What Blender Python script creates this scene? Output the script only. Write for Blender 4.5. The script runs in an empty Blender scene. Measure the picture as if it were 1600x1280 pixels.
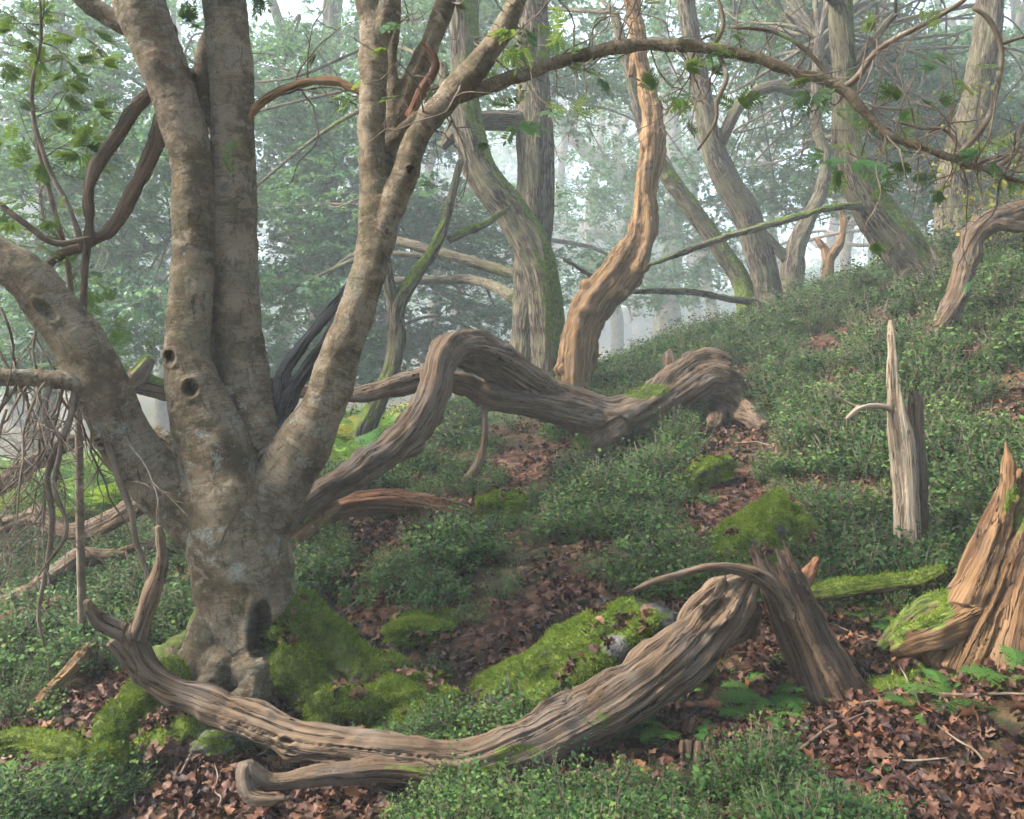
import bpy, math, random
import numpy as np
from mathutils import Matrix, Vector

random.seed(7)
RNG = np.random.default_rng(7)
SC = bpy.context.scene
COL = SC.collection

# ------------------------------------------------------------------ camera
FPX, CXP, CYP = 1333.0, 800.0, 640.0           # focal length and centre in photo pixels (1600 x 1280)
PITCH = math.atan(80.0 / FPX)
CAMZ = 1.6
cam_d = bpy.data.cameras.new("camera")
cam_d.sensor_width = 36.0
cam_d.lens = FPX / 1600.0 * 36.0
cam_d.clip_end = 500.0
cam_d.clip_start = 0.05
cam = bpy.data.objects.new("camera", cam_d)
COL.objects.link(cam)
cam.location = (0, 0, CAMZ)
cam.rotation_euler = (math.pi / 2 - PITCH, 0, 0)
SC.camera = cam

# ------------------------------------------------------------------ light
SUN_AZ = math.radians(-96)      # compass angle of the sun measured from +Y towards +X
SUN_EL = math.radians(44)
world = bpy.data.worlds.new("World")
SC.world = world
world.use_nodes = True
wn = world.node_tree.nodes
wl = world.node_tree.links
bg = wn["Background"]
sky = wn.new("ShaderNodeTexSky")
sky.sky_type = 'NISHITA'
sky.sun_disc = False
sky.sun_elevation = SUN_EL
sky.sun_rotation = SUN_AZ
sky.air_density = 1.0
sky.dust_density = 1.6
sky.ozone_density = 1.0
wl.new(sky.outputs[0], bg.inputs[0])
bg.inputs[1].default_value = 0.10
sun_d = bpy.data.lights.new("sun", 'SUN')
sun_d.energy = 4.2
sun_d.angle = math.radians(14)
sun_d.color = (1.0, 0.95, 0.87)
sun = bpy.data.objects.new("sun", sun_d)
COL.objects.link(sun)
_sd = Vector((math.sin(SUN_AZ) * math.cos(SUN_EL), math.cos(SUN_AZ) * math.cos(SUN_EL), math.sin(SUN_EL)))
sun.rotation_euler = (-_sd).to_track_quat('-Z', 'Y').to_euler()
sun.location = (-8, -4, 20)
HAZE = 0.0046

SC.render.engine = 'CYCLES'
SC.view_settings.view_transform = 'Standard'
SC.view_settings.look = 'None'
SC.view_settings.gamma = 1.0
SC.view_settings.exposure = 2.4
cy = SC.cycles
cy.use_denoising = True
try:
    cy.denoiser = 'OPENIMAGEDENOISE'
    cy.denoising_input_passes = 'RGB_ALBEDO_NORMAL'
except Exception:
    pass
cy.use_adaptive_sampling = True
cy.adaptive_threshold = 0.05
cy.max_bounces = 4
cy.diffuse_bounces = 2
cy.glossy_bounces = 1
cy.transmission_bounces = 3
cy.transparent_max_bounces = 4
cy.volume_bounces = 2
cy.sample_clamp_indirect = 4.0
cy.caustics_reflective = False
cy.caustics_refractive = False

# ------------------------------------------------------------------ maths helpers
_cp, _sp = math.cos(PITCH), math.sin(PITCH)

def P(px, py, d):
    """point seen at photo pixel (px, py) at depth d along the lens axis"""
    xc = (px - CXP) / FPX * d
    yc = (CYP - py) / FPX * d
    return np.array([xc, d * _cp + yc * _sp, CAMZ - d * _sp + yc * _cp])

def project(V):
    V = np.atleast_2d(V)
    y = V[:, 1]; z = V[:, 2] - CAMZ
    d = y * _cp - z * _sp
    yc = y * _sp + z * _cp
    dd = np.maximum(d, 0.05)
    return CXP + V[:, 0] / dd * FPX, CYP - yc / dd * FPX, d

def _hash(ix, iy, iz):
    h = (ix.astype(np.uint32) * np.uint32(374761393) + iy.astype(np.uint32) * np.uint32(668265263)
         + iz.astype(np.uint32) * np.uint32(2246822519))
    h = (h ^ (h >> np.uint32(13))) * np.uint32(1274126177)
    h = (h ^ (h >> np.uint32(16))) * np.uint32(2654435761)
    h = h ^ (h >> np.uint32(15))
    return (h & np.uint32(0xFFFFFF)).astype(np.float64) / float(0xFFFFFF) * 2 - 1

def noise(p):
    """smooth value noise in [-1, 1] for an (N, 3) array"""
    p = np.asarray(p, dtype=np.float64)
    i = np.floor(p).astype(np.int64)
    f = p - i
    u = f * f * f * (f * (f * 6 - 15) + 10)
    r = 0
    for dx in (0, 1):
        wx = u[:, 0] if dx else 1 - u[:, 0]
        for dy in (0, 1):
            wy = u[:, 1] if dy else 1 - u[:, 1]
            for dz in (0, 1):
                wz = u[:, 2] if dz else 1 - u[:, 2]
                r = r + wx * wy * wz * _hash(i[:, 0] + dx, i[:, 1] + dy, i[:, 2] + dz)
    return r

def fbm(p, octv=3, lac=2.1, gain=0.5):
    a, t, q = 1.0, 0.0, np.asarray(p, dtype=np.float64)
    n = 0
    for _ in range(octv):
        t = t + a * noise(q); n += a
        q = q * lac + 17.3; a *= gain
    return t / n

def sstep(a, b, x):
    t = np.clip((x - a) / (b - a), 0, 1)
    return t * t * (3 - 2 * t)

def norm(v):
    v = np.asarray(v, float)
    return v / (np.linalg.norm(v, axis=-1, keepdims=True) + 1e-12)

# ------------------------------------------------------------------ terrain
_gp = [  # photo pixel + depth of points on the ground
 (0,1280,3.2),(250,1280,3.1),(400,1280,3.1),(800,1280,3.0),(1200,1280,2.9),(1600,1280,2.7),
 (380,1072,4.2),(500,1170,3.75),(150,1230,3.4),(560,1075,4.25),(60,1160,3.95),(0,1100,4.3),(0,1000,5.5),
 (640,1060,4.5),(640,1130,4.0),(250,880,6.2),(150,850,7.5),(40,860,7.8),(100,780,11),(0,760,14),(100,740,18),(250,760,11),
 (500,860,6.1),(600,880,5.6),(720,870,5.7),(600,790,7.2),(660,720,9),(500,700,14),(600,690,18),(700,660,26),
 (770,770,7.2),(900,740,7.6),(870,605,13),(960,595,13),(1050,560,13.5),(1150,515,14),(1210,495,14.5),(1330,455,13.5),
 (1440,430,11),(1600,380,10.5),(1430,550,7.5),(1600,560,6.8),(1300,560,9),(1600,700,5.4),(1450,700,6),(1300,750,6.3),
 (1100,620,9.5),(1000,680,8.3),(1170,660,8),(1200,700,7.2),(1000,800,6.3),(1000,900,5.0),(1200,850,5.4),(1600,850,4.6),
 (1425,895,4.8),(1500,1020,3.85),(1600,1000,3.65),(1290,1065,3.85),(1100,1000,4.25),(850,1120,3.85),(750,1000,4.7),(900,1230,3.2),
 (1150,1120,3.6),(1450,1150,3.3)]
_gx = [(0,0,0),(0,-6,-.1),(-8,-6,-.6),(8,-6,1.1),(-6,2,-.35),(-12,5,-.9),(5,1.2,.75),(10,4,2.4),(14,9,3.8),(-14,14,-1.1),
 (3.5,20,1.0),(8,20,2.0),(13,19,4.0),(0,20,.4),(0,32,-.7),(10,32,.6),(22,30,3.5),(-10,30,-1.5),(-22,30,-2.2),(0,55,-1.2),
 (30,55,2.5),(-30,55,-2.0),(0,85,0),(40,85,3),(-40,85,-1),(-50,10,-2.0),(50,10,9),(50,40,6),(-50,40,-2.5),(28,8,6.5),(-50,-10,-2),(50,-10,6)]
_gc = np.array([P(*t) for t in _gp] + [np.array(t, float) for t in _gx])

def _tps(r2):
    return 0.5 * r2 * np.log(r2 + 1e-9)

def _fit():
    n = len(_gc)
    X = _gc[:, :2]
    r2 = ((X[:, None] - X[None]) ** 2).sum(-1)
    A = np.zeros((n + 3, n + 3))
    A[:n, :n] = _tps(r2) + np.eye(n) * 0.12
    A[:n, n] = 1; A[:n, n + 1:] = X
    A[n, :n] = 1; A[n + 1:, :n] = X.T
    b = np.zeros(n + 3); b[:n] = _gc[:, 2]
    return np.linalg.solve(A, b)
_gw = _fit()

def ground_z(x, y, rough=True):
    x = np.atleast_1d(np.asarray(x, float)); y = np.atleast_1d(np.asarray(y, float))
    out = np.empty(len(x))
    for k in range(0, len(x), 40000):
        xs, ys = x[k:k + 40000], y[k:k + 40000]
        r2 = (xs[:, None] - _gc[None, :, 0]) ** 2 + (ys[:, None] - _gc[None, :, 1]) ** 2
        out[k:k + 40000] = _tps(r2) @ _gw[:-3] + _gw[-3] + _gw[-2] * xs + _gw[-1] * ys
    if rough:
        q = np.stack([x, y, np.zeros_like(x)], 1)
        out = out + 0.05 * noise(q * 1.3) + 0.03 * noise(q * 3.1 + 9) + 0.012 * noise(q * 9 + 4)
    far = np.hypot(x, y - 10)
    return out + 8.0 * sstep(80, 160, far)

_md = np.concatenate([np.arange(2.2, 16, 0.02), np.arange(16, 60, 0.2)])

def GD(px, py):
    """depth at which the pixel's ray first meets the ground"""
    dirs = P(px, py, 1.0) - np.array([0, 0, CAMZ])
    pts = np.array([0, 0, CAMZ]) + dirs[None] * _md[:, None]
    below = pts[:, 2] < ground_z(pts[:, 0], pts[:, 1])
    k = np.argmax(below)
    return float(_md[k]) if below.any() else 30.0

def gz1(x, y):
    return float(ground_z(x, y)[0])

# ------------------------------------------------------------------ object helpers
def tag(o, label=None, cat=None, group=None, kind=None):
    if label: o["label"] = label
    if cat: o["category"] = cat
    if group: o["group"] = group
    if kind: o["kind"] = kind
    return o

def empty(name, loc, label, cat, group=None):
    o = bpy.data.objects.new(name, None)
    o.empty_display_size = 0.1
    o.location = loc
    COL.objects.link(o)
    return tag(o, label, cat, group)

def mk_mesh(name, V, Fs, mat=None, smooth=True, attrs=None, normals=None):
    V = np.asarray(V, np.float32)
    me = bpy.data.meshes.new(name)
    if not isinstance(Fs, (list, tuple)): Fs = [Fs]
    Fs = [np.asarray(f, np.int32) for f in Fs if len(f)]
    me.vertices.add(len(V))
    me.vertices.foreach_set("co", V.ravel())
    loops = np.concatenate([f.ravel() for f in Fs])
    tot = np.concatenate([np.full(len(f), f.shape[1], np.int32) for f in Fs])
    st = np.concatenate([[0], np.cumsum(tot)[:-1]]).astype(np.int32)
    me.loops.add(len(loops))
    me.loops.foreach_set("vertex_index", loops)
    me.polygons.add(len(tot))
    me.polygons.foreach_set("loop_start", st)
    me.polygons.foreach_set("loop_total", tot)
    me.polygons.foreach_set("use_smooth", np.full(len(tot), smooth))
    me.update(calc_edges=True)
    me.validate()
    for k, a in (attrs or {}).items():
        a = np.asarray(a, np.float32)
        if a.ndim == 2:
            at = me.attributes.new(k, 'FLOAT_VECTOR', 'POINT'); at.data.foreach_set("vector", a.ravel())
        else:
            at = me.attributes.new(k, 'FLOAT', 'POINT'); at.data.foreach_set("value", a)
    if normals is not None:
        me.normals_split_custom_set_from_vertices(np.asarray(normals, np.float32).tolist())
    if mat: me.materials.append(mat)
    return me

def link(name, me, parent=None, loc=(0, 0, 0)):
    o = bpy.data.objects.new(name, me)
    COL.objects.link(o)
    o.parent = parent
    o.location = loc
    return o

# ------------------------------------------------------------------ materials
class NT:
    def __init__(s, name):
        s.m = bpy.data.materials.new(name); s.m.use_nodes = True
        s.t = s.m.node_tree; s.n = s.t.nodes; s.l = s.t.links
        s.n.clear()
        s.out = s.n.new("ShaderNodeOutputMaterial")
    def node(s, t, **kw):
        n = s.n.new(t)
        for k, v in kw.items(): setattr(n, k, v)
        return n
    def put(s, sock, v):
        if isinstance(v, bpy.types.NodeSocket): s.l.new(v, sock)
        elif isinstance(v, (tuple, list)) and len(v) == 3 and sock.type == 'RGBA': sock.default_value = (*v, 1)
        else: sock.default_value = v
    def attr(s, name, vec=False):
        n = s.node("ShaderNodeAttribute", attribute_name=name)
        return n.outputs["Vector" if vec else "Fac"]
    def map(s, v, sc, loc=(0, 0, 0)):
        n = s.node("ShaderNodeMapping"); s.put(n.inputs[0], v)
        n.inputs["Scale"].default_value = sc; n.inputs["Location"].default_value = loc
        return n.outputs[0]
    def noise(s, v, scale=1., detail=3., rough=.55, dist=0.):
        n = s.node("ShaderNodeTexNoise"); s.put(n.inputs["Vector"], v)
        n.inputs["Scale"].default_value = scale; n.inputs["Detail"].default_value = detail
        n.inputs["Roughness"].default_value = rough; n.inputs["Distortion"].default_value = dist
        return n.outputs[0]
    def vor(s, v, scale=1., feat='F1', out=0):
        n = s.node("ShaderNodeTexVoronoi", feature=feat); s.put(n.inputs["Vector"], v)
        n.inputs["Scale"].default_value = scale
        return n.outputs[out]
    def rng(s, v, a, b, c=0., d=1.):
        n = s.node("ShaderNodeMapRange"); n.interpolation_type = 'SMOOTHSTEP'
        s.put(n.inputs[0], v)
        for i, x in enumerate((a, b, c, d)): n.inputs[i + 1].default_value = x
        return n.outputs[0]
    def math(s, op, a, b=0.):
        n = s.node("ShaderNodeMath", operation=op); s.put(n.inputs[0], a); s.put(n.inputs[1], b)
        return n.outputs[0]
    def mix(s, f, a, b):
        n = s.node("ShaderNodeMix", data_type='RGBA'); s.put(n.inputs[0], f); s.put(n.inputs[6], a); s.put(n.inputs[7], b)
        return n.outputs[2]
    def ramp(s, v, stops):
        n = s.node("ShaderNodeValToRGB"); s.put(n.inputs[0], v)
        e = n.color_ramp.elements
        while len(e) < len(stops): e.new(0.5)
        for x, (p, c) in zip(e, stops): x.position = p; x.color = (*c, 1)
        return n.outputs[0]
    def bump(s, h, dist, strength=1., normal=None):
        n = s.node("ShaderNodeBump"); s.put(n.inputs["Height"], h)
        n.inputs["Distance"].default_value = dist; n.inputs["Strength"].default_value = strength
        if normal: s.put(n.inputs["Normal"], normal)
        return n.outputs[0]
    def bsdf(s, col, rough=.85, normal=None, spec=.3):
        n = s.node("ShaderNodeBsdfPrincipled"); s.put(n.inputs["Base Color"], col); s.put(n.inputs["Roughness"], rough)
        n.inputs["Specular IOR Level"].default_value = spec
        if normal: s.put(n.inputs["Normal"], normal)
        return n.outputs[0]
    def done(s, sh):
        s.l.new(sh, s.out.inputs[0]); return s.m

def moss_over(t, col, amount, v):
    """lay moss colour over a bark colour where the moss attribute says so"""
    n = t.noise(v, 22., 4.)
    mc = t.ramp(n, [(.3, (.040, .062, .008)), (.55, (.105, .145, .020)), (.75, (.19, .22, .038))])
    f = t.rng(t.math('ADD', t.attr("moss"), t.math('MULTIPLY', t.math('SUBTRACT', t.noise(v, 14., 5., .7), .5), .9)), .42, .58)
    return t.mix(t.math('MULTIPLY', f, amount), col, mc), f

def mat_rowan():
    t = NT("smooth_grey_bark"); v = t.attr("wood", True)
    big = t.noise(v, 3.6, 6., .68, .4)
    col = t.ramp(big, [(.32, (.060, .042, .021)), (.42, (.130, .092, .048)), (.50, (.235, .170, .098)), (.58, (.32, .245, .160)), (.70, (.27, .235, .170))])
    olive = t.rng(t.noise(v, 4.5, 4., .6), .48, .66)
    col = t.mix(t.math('MULTIPLY', olive, .5), col, (.125, .108, .040))
    rust = t.rng(t.noise(v, 8., 5., .65), .54, .66)
    col = t.mix(t.math('MULTIPLY', rust, .45), col, (.24, .125, .055))
    lines = t.noise(t.map(v, (7, 7, 75)), 1., 7., .75, .6)
    lf = t.rng(lines, .40, .52)
    lm = t.math('MULTIPLY', t.math('SUBTRACT', 1., lf), t.rng(t.noise(v, 5., 3.), .40, .66, .10, .60))
    col = t.mix(lm, col, (.045, .032, .017))
    cr = t.noise(t.map(v, (30, 30, 7)), 1., 7., .75, .5)
    crf = t.rng(cr, .56, .64)
    col = t.mix(t.math('MULTIPLY', crf, .75), col, (.038, .026, .015))
    blot = t.rng(t.noise(v, 13., 7., .75, .8), .52, .57)
    col = t.mix(t.math('MULTIPLY', blot, .55), col, (.070, .056, .026))
    pale = t.rng(t.noise(t.map(v, (7, 7, 12)), 1., 7., .75, .4), .53, .61)
    col = t.mix(t.math('MULTIPLY', pale, .6), col, (.38, .30, .20))
    speck = t.rng(t.noise(v, 95., 4., .7), .58, .70)
    col = t.mix(t.math('MULTIPLY', speck, .75), col, (.045, .033, .019))
    lich_lit = t.rng(t.noise(v, 7., 7., .72, .5), .56, .61)
    lich2 = t.rng(t.noise(v, 34., 5., .7), .62, .67)
    la = t.math('MAXIMUM', t.math('MULTIPLY', lich_lit, t.attr("lichen")), t.math('MULTIPLY', lich2, .6))
    col = t.mix(la, col, t.ramp(t.noise(v, 70., 4.), [(.35, (.19, .18, .13)), (.7, (.42, .40, .32))]))
    col, mf = moss_over(t, col, .95, v)
    fine = t.noise(v, 130., 5., .75)
    mid = t.noise(v, 34., 5., .7)
    h = t.math('ADD', t.math('MULTIPLY', lines, .5), t.math('ADD', t.math('MULTIPLY', fine, .5), t.math('MULTIPLY', cr, -.8)))
    h = t.math('ADD', h, t.math('MULTIPLY', mid, .9))
    return t.done(t.bsdf(col, .8, t.bump(h, .024, 1.), .3))

def mat_dead(name, dark, mid, pale, moss=.9, grey=.35, fine=1.):
    t = NT(name); v = t.attr("wood", True)
    fib = t.noise(t.map(v, (46 * fine, 46 * fine, 1.6)), 1., 5., .65, .2)
    fib2 = t.noise(t.map(v, (150 * fine, 150 * fine, 5.)), 1., 4., .7)
    big = t.noise(t.map(v, (6, 6, 1.5)), 1., 4., .6)
    m = t.math('ADD', t.math('MULTIPLY', fib, .6), t.math('MULTIPLY', big, .4))
    col = t.ramp(m, [(.33, dark), (.47, mid), (.62, pale), (.8, tuple(min(1, c * 1.25) for c in pale))])
    g = t.rng(t.noise(v, 4.5, 4.), .45, .65)
    col = t.mix(t.math('MULTIPLY', g, grey), col, (.17, .15, .135))
    crack = t.rng(t.math('ABSOLUTE', t.math('SUBTRACT', t.noise(t.map(v, (20 * fine, 20 * fine, .9)), 1., 4., .6, .3), .5)), .0, .016)
    col = t.mix(t.math('MULTIPLY', t.math('SUBTRACT', 1., crack), .85), col, tuple(c * .25 for c in dark))
    col = t.mix(t.math('MULTIPLY', t.rng(fib2, .5, .7), .35), col, tuple(c * .55 for c in mid))
    col, mf = moss_over(t, col, moss, v)
    h = t.math('ADD', t.math('MULTIPLY', fib, 1.2), t.math('MULTIPLY', fib2, .5))
    h = t.math('ADD', h, t.math('MULTIPLY', crack, .9))
    return t.done(t.bsdf(col, .85, t.bump(h, .016, 1.), .25))

def mat_oak():
    t = NT("oak_bark"); v = t.attr("wood", True)
    n1 = t.noise(t.map(v, (34, 34, 5)), 1., 6., .7, .6)
    fis = t.math('ABSOLUTE', t.math('SUBTRACT', t.noise(t.map(v, (30, 30, 3.2)), 1., 4., .6, .5), .5))
    r = t.math('ADD', t.rng(fis, .0, .10, .1, .75), t.math('MULTIPLY', t.math('SUBTRACT', n1, .5), 1.3))
    col = t.ramp(r, [(.08, (.014, .010, .007)), (.35, (.062, .046, .031)), (.7, (.130, .100, .070)), (1., (.21, .17, .125))])
    col = t.mix(t.math('MULTIPLY', t.rng(t.noise(v, 2.2, 4.), .42, .62), .6), col, (.14, .13, .07))
    col, mf = moss_over(t, col, .9, v)
    h = t.math('ADD', r, t.math('MULTIPLY', n1, .4))
    return t.done(t.bsdf(col, .9, t.bump(h, .02, .8), .2))

def mat_twig():
    t = NT("dry_twig"); v = t.node("ShaderNodeTexCoord").outputs["Object"]
    n = t.noise(v, 9., 3.)
    return t.done(t.bsdf(t.ramp(n, [(.3, (.075, .05, .033)), (.55, (.16, .115, .08)), (.75, (.27, .23, .18))]), .8))

def mat_leaf(name, stops, trans=.35, sat_noise=True, rough=.5, spec=.35, use_random=False, tint=.5):
    t = NT(name)
    f = t.node("ShaderNodeObjectInfo").outputs["Random"] if use_random else t.attr("rnd")
    if use_random == 'both':
        f = t.math('FRACT', t.math('ADD', t.node("ShaderNodeObjectInfo").outputs["Random"], t.math('MULTIPLY', t.attr("rnd"), .45)))
    col = t.ramp(f, stops)
    b = t.bsdf(col, rough, None, spec)
    tr = t.node("ShaderNodeBsdfTranslucent"); t.put(tr.inputs[0], t.mix(tint, col, (.30, .38, .04)) if trans > .3 else col)
    mx = t.node("ShaderNodeMixShader"); mx.inputs[0].default_value = trans
    t.l.new(b, mx.inputs[1]); t.l.new(tr.outputs[0], mx.inputs[2])
    return t.done(mx.outputs[0])

def mat_moss():
    t = NT("moss_blades"); f = t.attr("rnd")
    col = t.ramp(f, [(0, (.045, .080, .010)), (.35, (.115, .175, .018)), (.7, (.21, .27, .032)), (1, (.33, .34, .07))])
    b = t.bsdf(col, .8, None, .1)
    tr = t.node("ShaderNodeBsdfTranslucent"); t.put(tr.inputs[0], col)
    mx = t.node("ShaderNodeMixShader"); mx.inputs[0].default_value = .3
    t.l.new(b, mx.inputs[1]); t.l.new(tr.outputs[0], mx.inputs[2])
    return t.done(mx.outputs[0])

def mat_rock():
    t = NT("mossy_rock"); v = t.node("ShaderNodeTexCoord").outputs["Object"]
    n = t.noise(v, 9., 6., .65)
    col = t.ramp(n, [(.3, (.045, .04, .034)), (.5, (.12, .11, .095)), (.7, (.25, .24, .20))])
    col, mf = moss_over(t, col, 1., v)
    return t.done(t.bsdf(col, .9, t.bump(t.math('ADD', n, t.noise(v, 60., 4.)), .02, .8), .2))

def mat_ground():
    t = NT("woodland_floor"); v = t.node("ShaderNodeTexCoord").outputs["Object"]
    vc = t.vor(t.map(v, (1, 1, .6)), 17., 'F1', 1)
    sep = t.node("ShaderNodeSeparateColor"); t.l.new(vc, sep.inputs[0])
    leafc = t.ramp(sep.outputs[0], [(0, (.030, .015, .010)), (.4, (.075, .032, .019)), (.7, (.125, .058, .034)), (1, (.19, .105, .065))])
    soil = t.ramp(t.noise(v, 16., 6., .7), [(.3, (.010, .007, .005)), (.6, (.045, .026, .016)), (.8, (.08, .05, .03))])
    col = t.mix(t.rng(t.noise(v, 5., 4.), .38, .55), soil, leafc)
    far = t.rng(t.noise(v, .9, 4., .6), .42, .6)
    grn = t.ramp(t.noise(v, 11., 5., .7), [(.3, (.012, .020, .006)), (.55, (.035, .065, .018)), (.75, (.07, .11, .03))])
    col = t.mix(t.math('MULTIPLY', far, t.attr("green")), col, grn)
    col, mf = moss_over(t, col, 1., v)
    h = t.math('ADD', t.noise(v, 34., 5., .7), t.math('MULTIPLY', t.vor(v, 17., 'F1', 0), .8))
    return t.done(t.bsdf(col, .92, t.bump(h, .03, .9), .15))

M = {}
M['rowan'] = mat_rowan()
M['dead_grey'] = mat_dead("weathered_wood", (.032, .018, .009), (.118, .074, .042), (.235, .162, .102), grey=.34)
M['dead_pale'] = mat_dead("pale_split_wood", (.13, .085, .050), (.34, .25, .165), (.52, .42, .31), grey=.12)
M['dead_gold'] = mat_dead("golden_dead_wood", (.050, .025, .009), (.185, .100, .040), (.35, .215, .105), grey=.15, fine=.8)
M['dead_rust'] = mat_dead("rust_brown_rotten_wood", (.028, .013, .006), (.115, .058, .024), (.25, .145, .068), grey=.12, fine=.6)
M['dead_red'] = mat_dead("red_rotten_wood", (.060, .022, .010), (.20, .090, .042), (.36, .19, .10), grey=.15)
M['dead_dark'] = mat_dead("damp_dark_wood", (.028, .016, .009), (.10, .062, .036), (.22, .145, .090), grey=.25)
M['dead_damp'] = mat_dead("wet_dark_wood", (.016, .009, .005), (.066, .039, .022), (.155, .098, .058), grey=.15)
M['char'] = mat_dead("blackened_wood", (.008, .007, .006), (.055, .048, .042), (.19, .175, .16), grey=.5)
M['oak'] = mat_oak()
M['twig'] = mat_twig()
M['rock'] = mat_rock()
M['moss'] = mat_moss()
M['ground'] = mat_ground()
M['oakleaf'] = mat_leaf("oak_foliage", [(0, (.022, .074, .040)), (.4, (.044, .122, .060)), (.75, (.076, .172, .076)), (.95, (.13, .22, .075)), (1, (.22, .21, .05))], .45, tint=.18)
M['rowanleaf'] = mat_leaf("rowan_foliage", [(0, (.020, .065, .022)), (.5, (.045, .13, .030)), (.93, (.09, .19, .030)), (1, (.30, .22, .03))], .42)
M['birchleaf'] = mat_leaf("yellow_birch_foliage", [(0, (.10, .16, .03)), (.4, (.26, .25, .035)), (.75, (.42, .29, .035)), (1, (.42, .18, .03))], .40)
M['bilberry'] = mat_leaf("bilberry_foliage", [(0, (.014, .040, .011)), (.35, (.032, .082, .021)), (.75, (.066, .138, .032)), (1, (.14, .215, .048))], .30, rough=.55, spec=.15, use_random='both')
M['fern'] = mat_leaf("fern_green", [(0, (.055, .15, .030)), (.5, (.085, .20, .035)), (1, (.13, .26, .042))], .42, use_random=True)
M['bracken'] = mat_leaf("bracken_green", [(0, (.05, .15, .02)), (.5, (.10, .22, .025)), (.85, (.17, .28, .03)), (1, (.34, .24, .04))], .42, use_random=True)
M['litter'] = mat_leaf("fallen_oak_leaf", [(0, (.016, .007, .005)), (.25, (.042, .015, .009)), (.5, (.074, .028, .015)), (.72, (.112, .046, .025)), (.88, (.19, .100, .060)), (1, (.21, .076, .022))], .12, rough=.6, use_random=True)

# ------------------------------------------------------------------ limbs: chains, tubes, fusing
class Chain:
    """a limb: centre line, radius along it, name of the part it belongs to"""
    def __init__(s, pos, rad, part="trunk", ds=0.03, twist=0.0):
        pos = np.asarray(pos, float); rad = np.asarray(rad, float)
        s.part = part
        n = len(pos)
        L = np.concatenate([[0], np.cumsum(np.linalg.norm(np.diff(pos, axis=0), axis=1))])
        m = max(4, int(L[-1] / ds) + 1)
        q = np.linspace(0, L[-1], m)
        ext = np.concatenate([[2 * pos[0] - pos[1]], pos, [2 * pos[-1] - pos[-2]]])
        k = np.clip(np.searchsorted(L, q, side='right') - 1, 0, n - 2)
        t = ((q - L[k]) / np.maximum(L[k + 1] - L[k], 1e-9))[:, None]
        p0, p1, p2, p3 = ext[k], ext[k + 1], ext[k + 2], ext[k + 3]
        s.pos = 0.5 * (2 * p1 + (p2 - p0) * t + (2 * p0 - 5 * p1 + 4 * p2 - p3) * t ** 2 + (3 * p1 - p0 - 3 * p2 + p3) * t ** 3)
        tt = t[:, 0]; ts = tt * tt * (3 - 2 * tt)
        s.rad = rad[k] * (1 - ts) + rad[k + 1] * ts
        s.s = np.concatenate([[0], np.cumsum(np.linalg.norm(np.diff(s.pos, axis=0), axis=1))])
        T = norm(np.gradient(s.pos, axis=0))
        N = np.empty_like(T)
        a = np.array([0.31, 0.87, 0.2]); a = a - a @ T[0] * T[0]; N[0] = norm(a)
        for i in range(1, len(T)):
            v = N[i - 1] - (N[i - 1] @ T[i]) * T[i]
            N[i] = v / (np.linalg.norm(v) + 1e-12)
        s.T, s.N, s.B = T, N, np.cross(T, N)
        s.twist = twist

    def tube(s, nseg, seed=0., irr=0.0, flute=0.0):
        th = np.linspace(0, 2 * np.pi, nseg, endpoint=False)
        m = len(s.pos)
        TH = np.broadcast_to(th, (m, nseg)); S = np.broadcast_to(s.s[:, None], (m, nseg))
        R = np.broadcast_to(s.rad[:, None], (m, nseg)).copy()
        if irr or flute:
            q = np.stack([np.cos(TH + S * s.twist) * 1.1, np.sin(TH + S * s.twist) * 1.1, S * 1.6 + seed * 7.1], -1).reshape(-1, 3)
            f = irr * noise(q)
            if flute:
                f = f + flute * noise(q * np.array([2.4, 2.4, .5]) + 3.3)
            R *= 1 + f.reshape(m, nseg)
        V = s.pos[:, None] + (np.cos(TH)[..., None] * s.N[:, None] + np.sin(TH)[..., None] * s.B[:, None]) * R[..., None]
        V = V.reshape(-1, 3)
        i = np.arange(m - 1)[:, None] * nseg; j = np.arange(nseg)[None]; j2 = (j + 1) % nseg
        Q = np.stack([i + j, i + j2, i + nseg + j2, i + nseg + j], -1).reshape(-1, 4)
        c0, c1 = len(V), len(V) + 1
        V = np.concatenate([V, s.pos[:1], s.pos[-1:]])
        jj = np.arange(nseg); j2 = (jj + 1) % nseg
        e = (m - 1) * nseg
        Tt = np.concatenate([np.stack([j2, jj, np.full(nseg, c0)], 1), np.stack([e + jj, e + j2, np.full(nseg, c1)], 1)])
        return V, Q, Tt

    def wood(s, nseg, off=0.):
        """straightened coordinates for the tube's vertices"""
        th = np.linspace(0, 2 * np.pi, nseg, endpoint=False)
        m = len(s.pos)
        TH = np.broadcast_to(th, (m, nseg)); S = np.broadcast_to(s.s[:, None], (m, nseg)); R = np.broadcast_to(s.rad[:, None], (m, nseg))
        W = np.stack([np.cos(TH) * R, np.sin(TH) * R, S + off], -1).reshape(-1, 3)
        return np.concatenate([W, [[0, 0, off]], [[0, 0, s.s[-1] + off]]])

RESTING = False          # while True a limb is kept on or above the soil
def px_chain(rows, part="trunk", ds=0.03, twist=0.0):
    if RESTING:
        rows = [(r[0], r[1], min(r[2], GD(r[0], r[1] + .75 * r[3]) - .01), r[3]) for r in rows]
    pos = np.array([P(r[0], r[1], r[2]) for r in rows])
    rad = np.array([r[3] * r[2] / FPX for r in rows])
    return Chain(pos, rad, part, ds, twist)

def lie(rows, part="trunk", lift=0.9, **kw):
    """rows (px, py, rpx[, dd]): a limb resting on the ground, its lower edge where the ray meets the soil"""
    out = []
    for r in rows:
        d = GD(r[0], r[1] + r[2] * lift) + (r[3] if len(r) > 3 else 0)
        out.append((r[0], r[1], d, r[2]))
    return px_chain(out, part, **kw)

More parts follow.
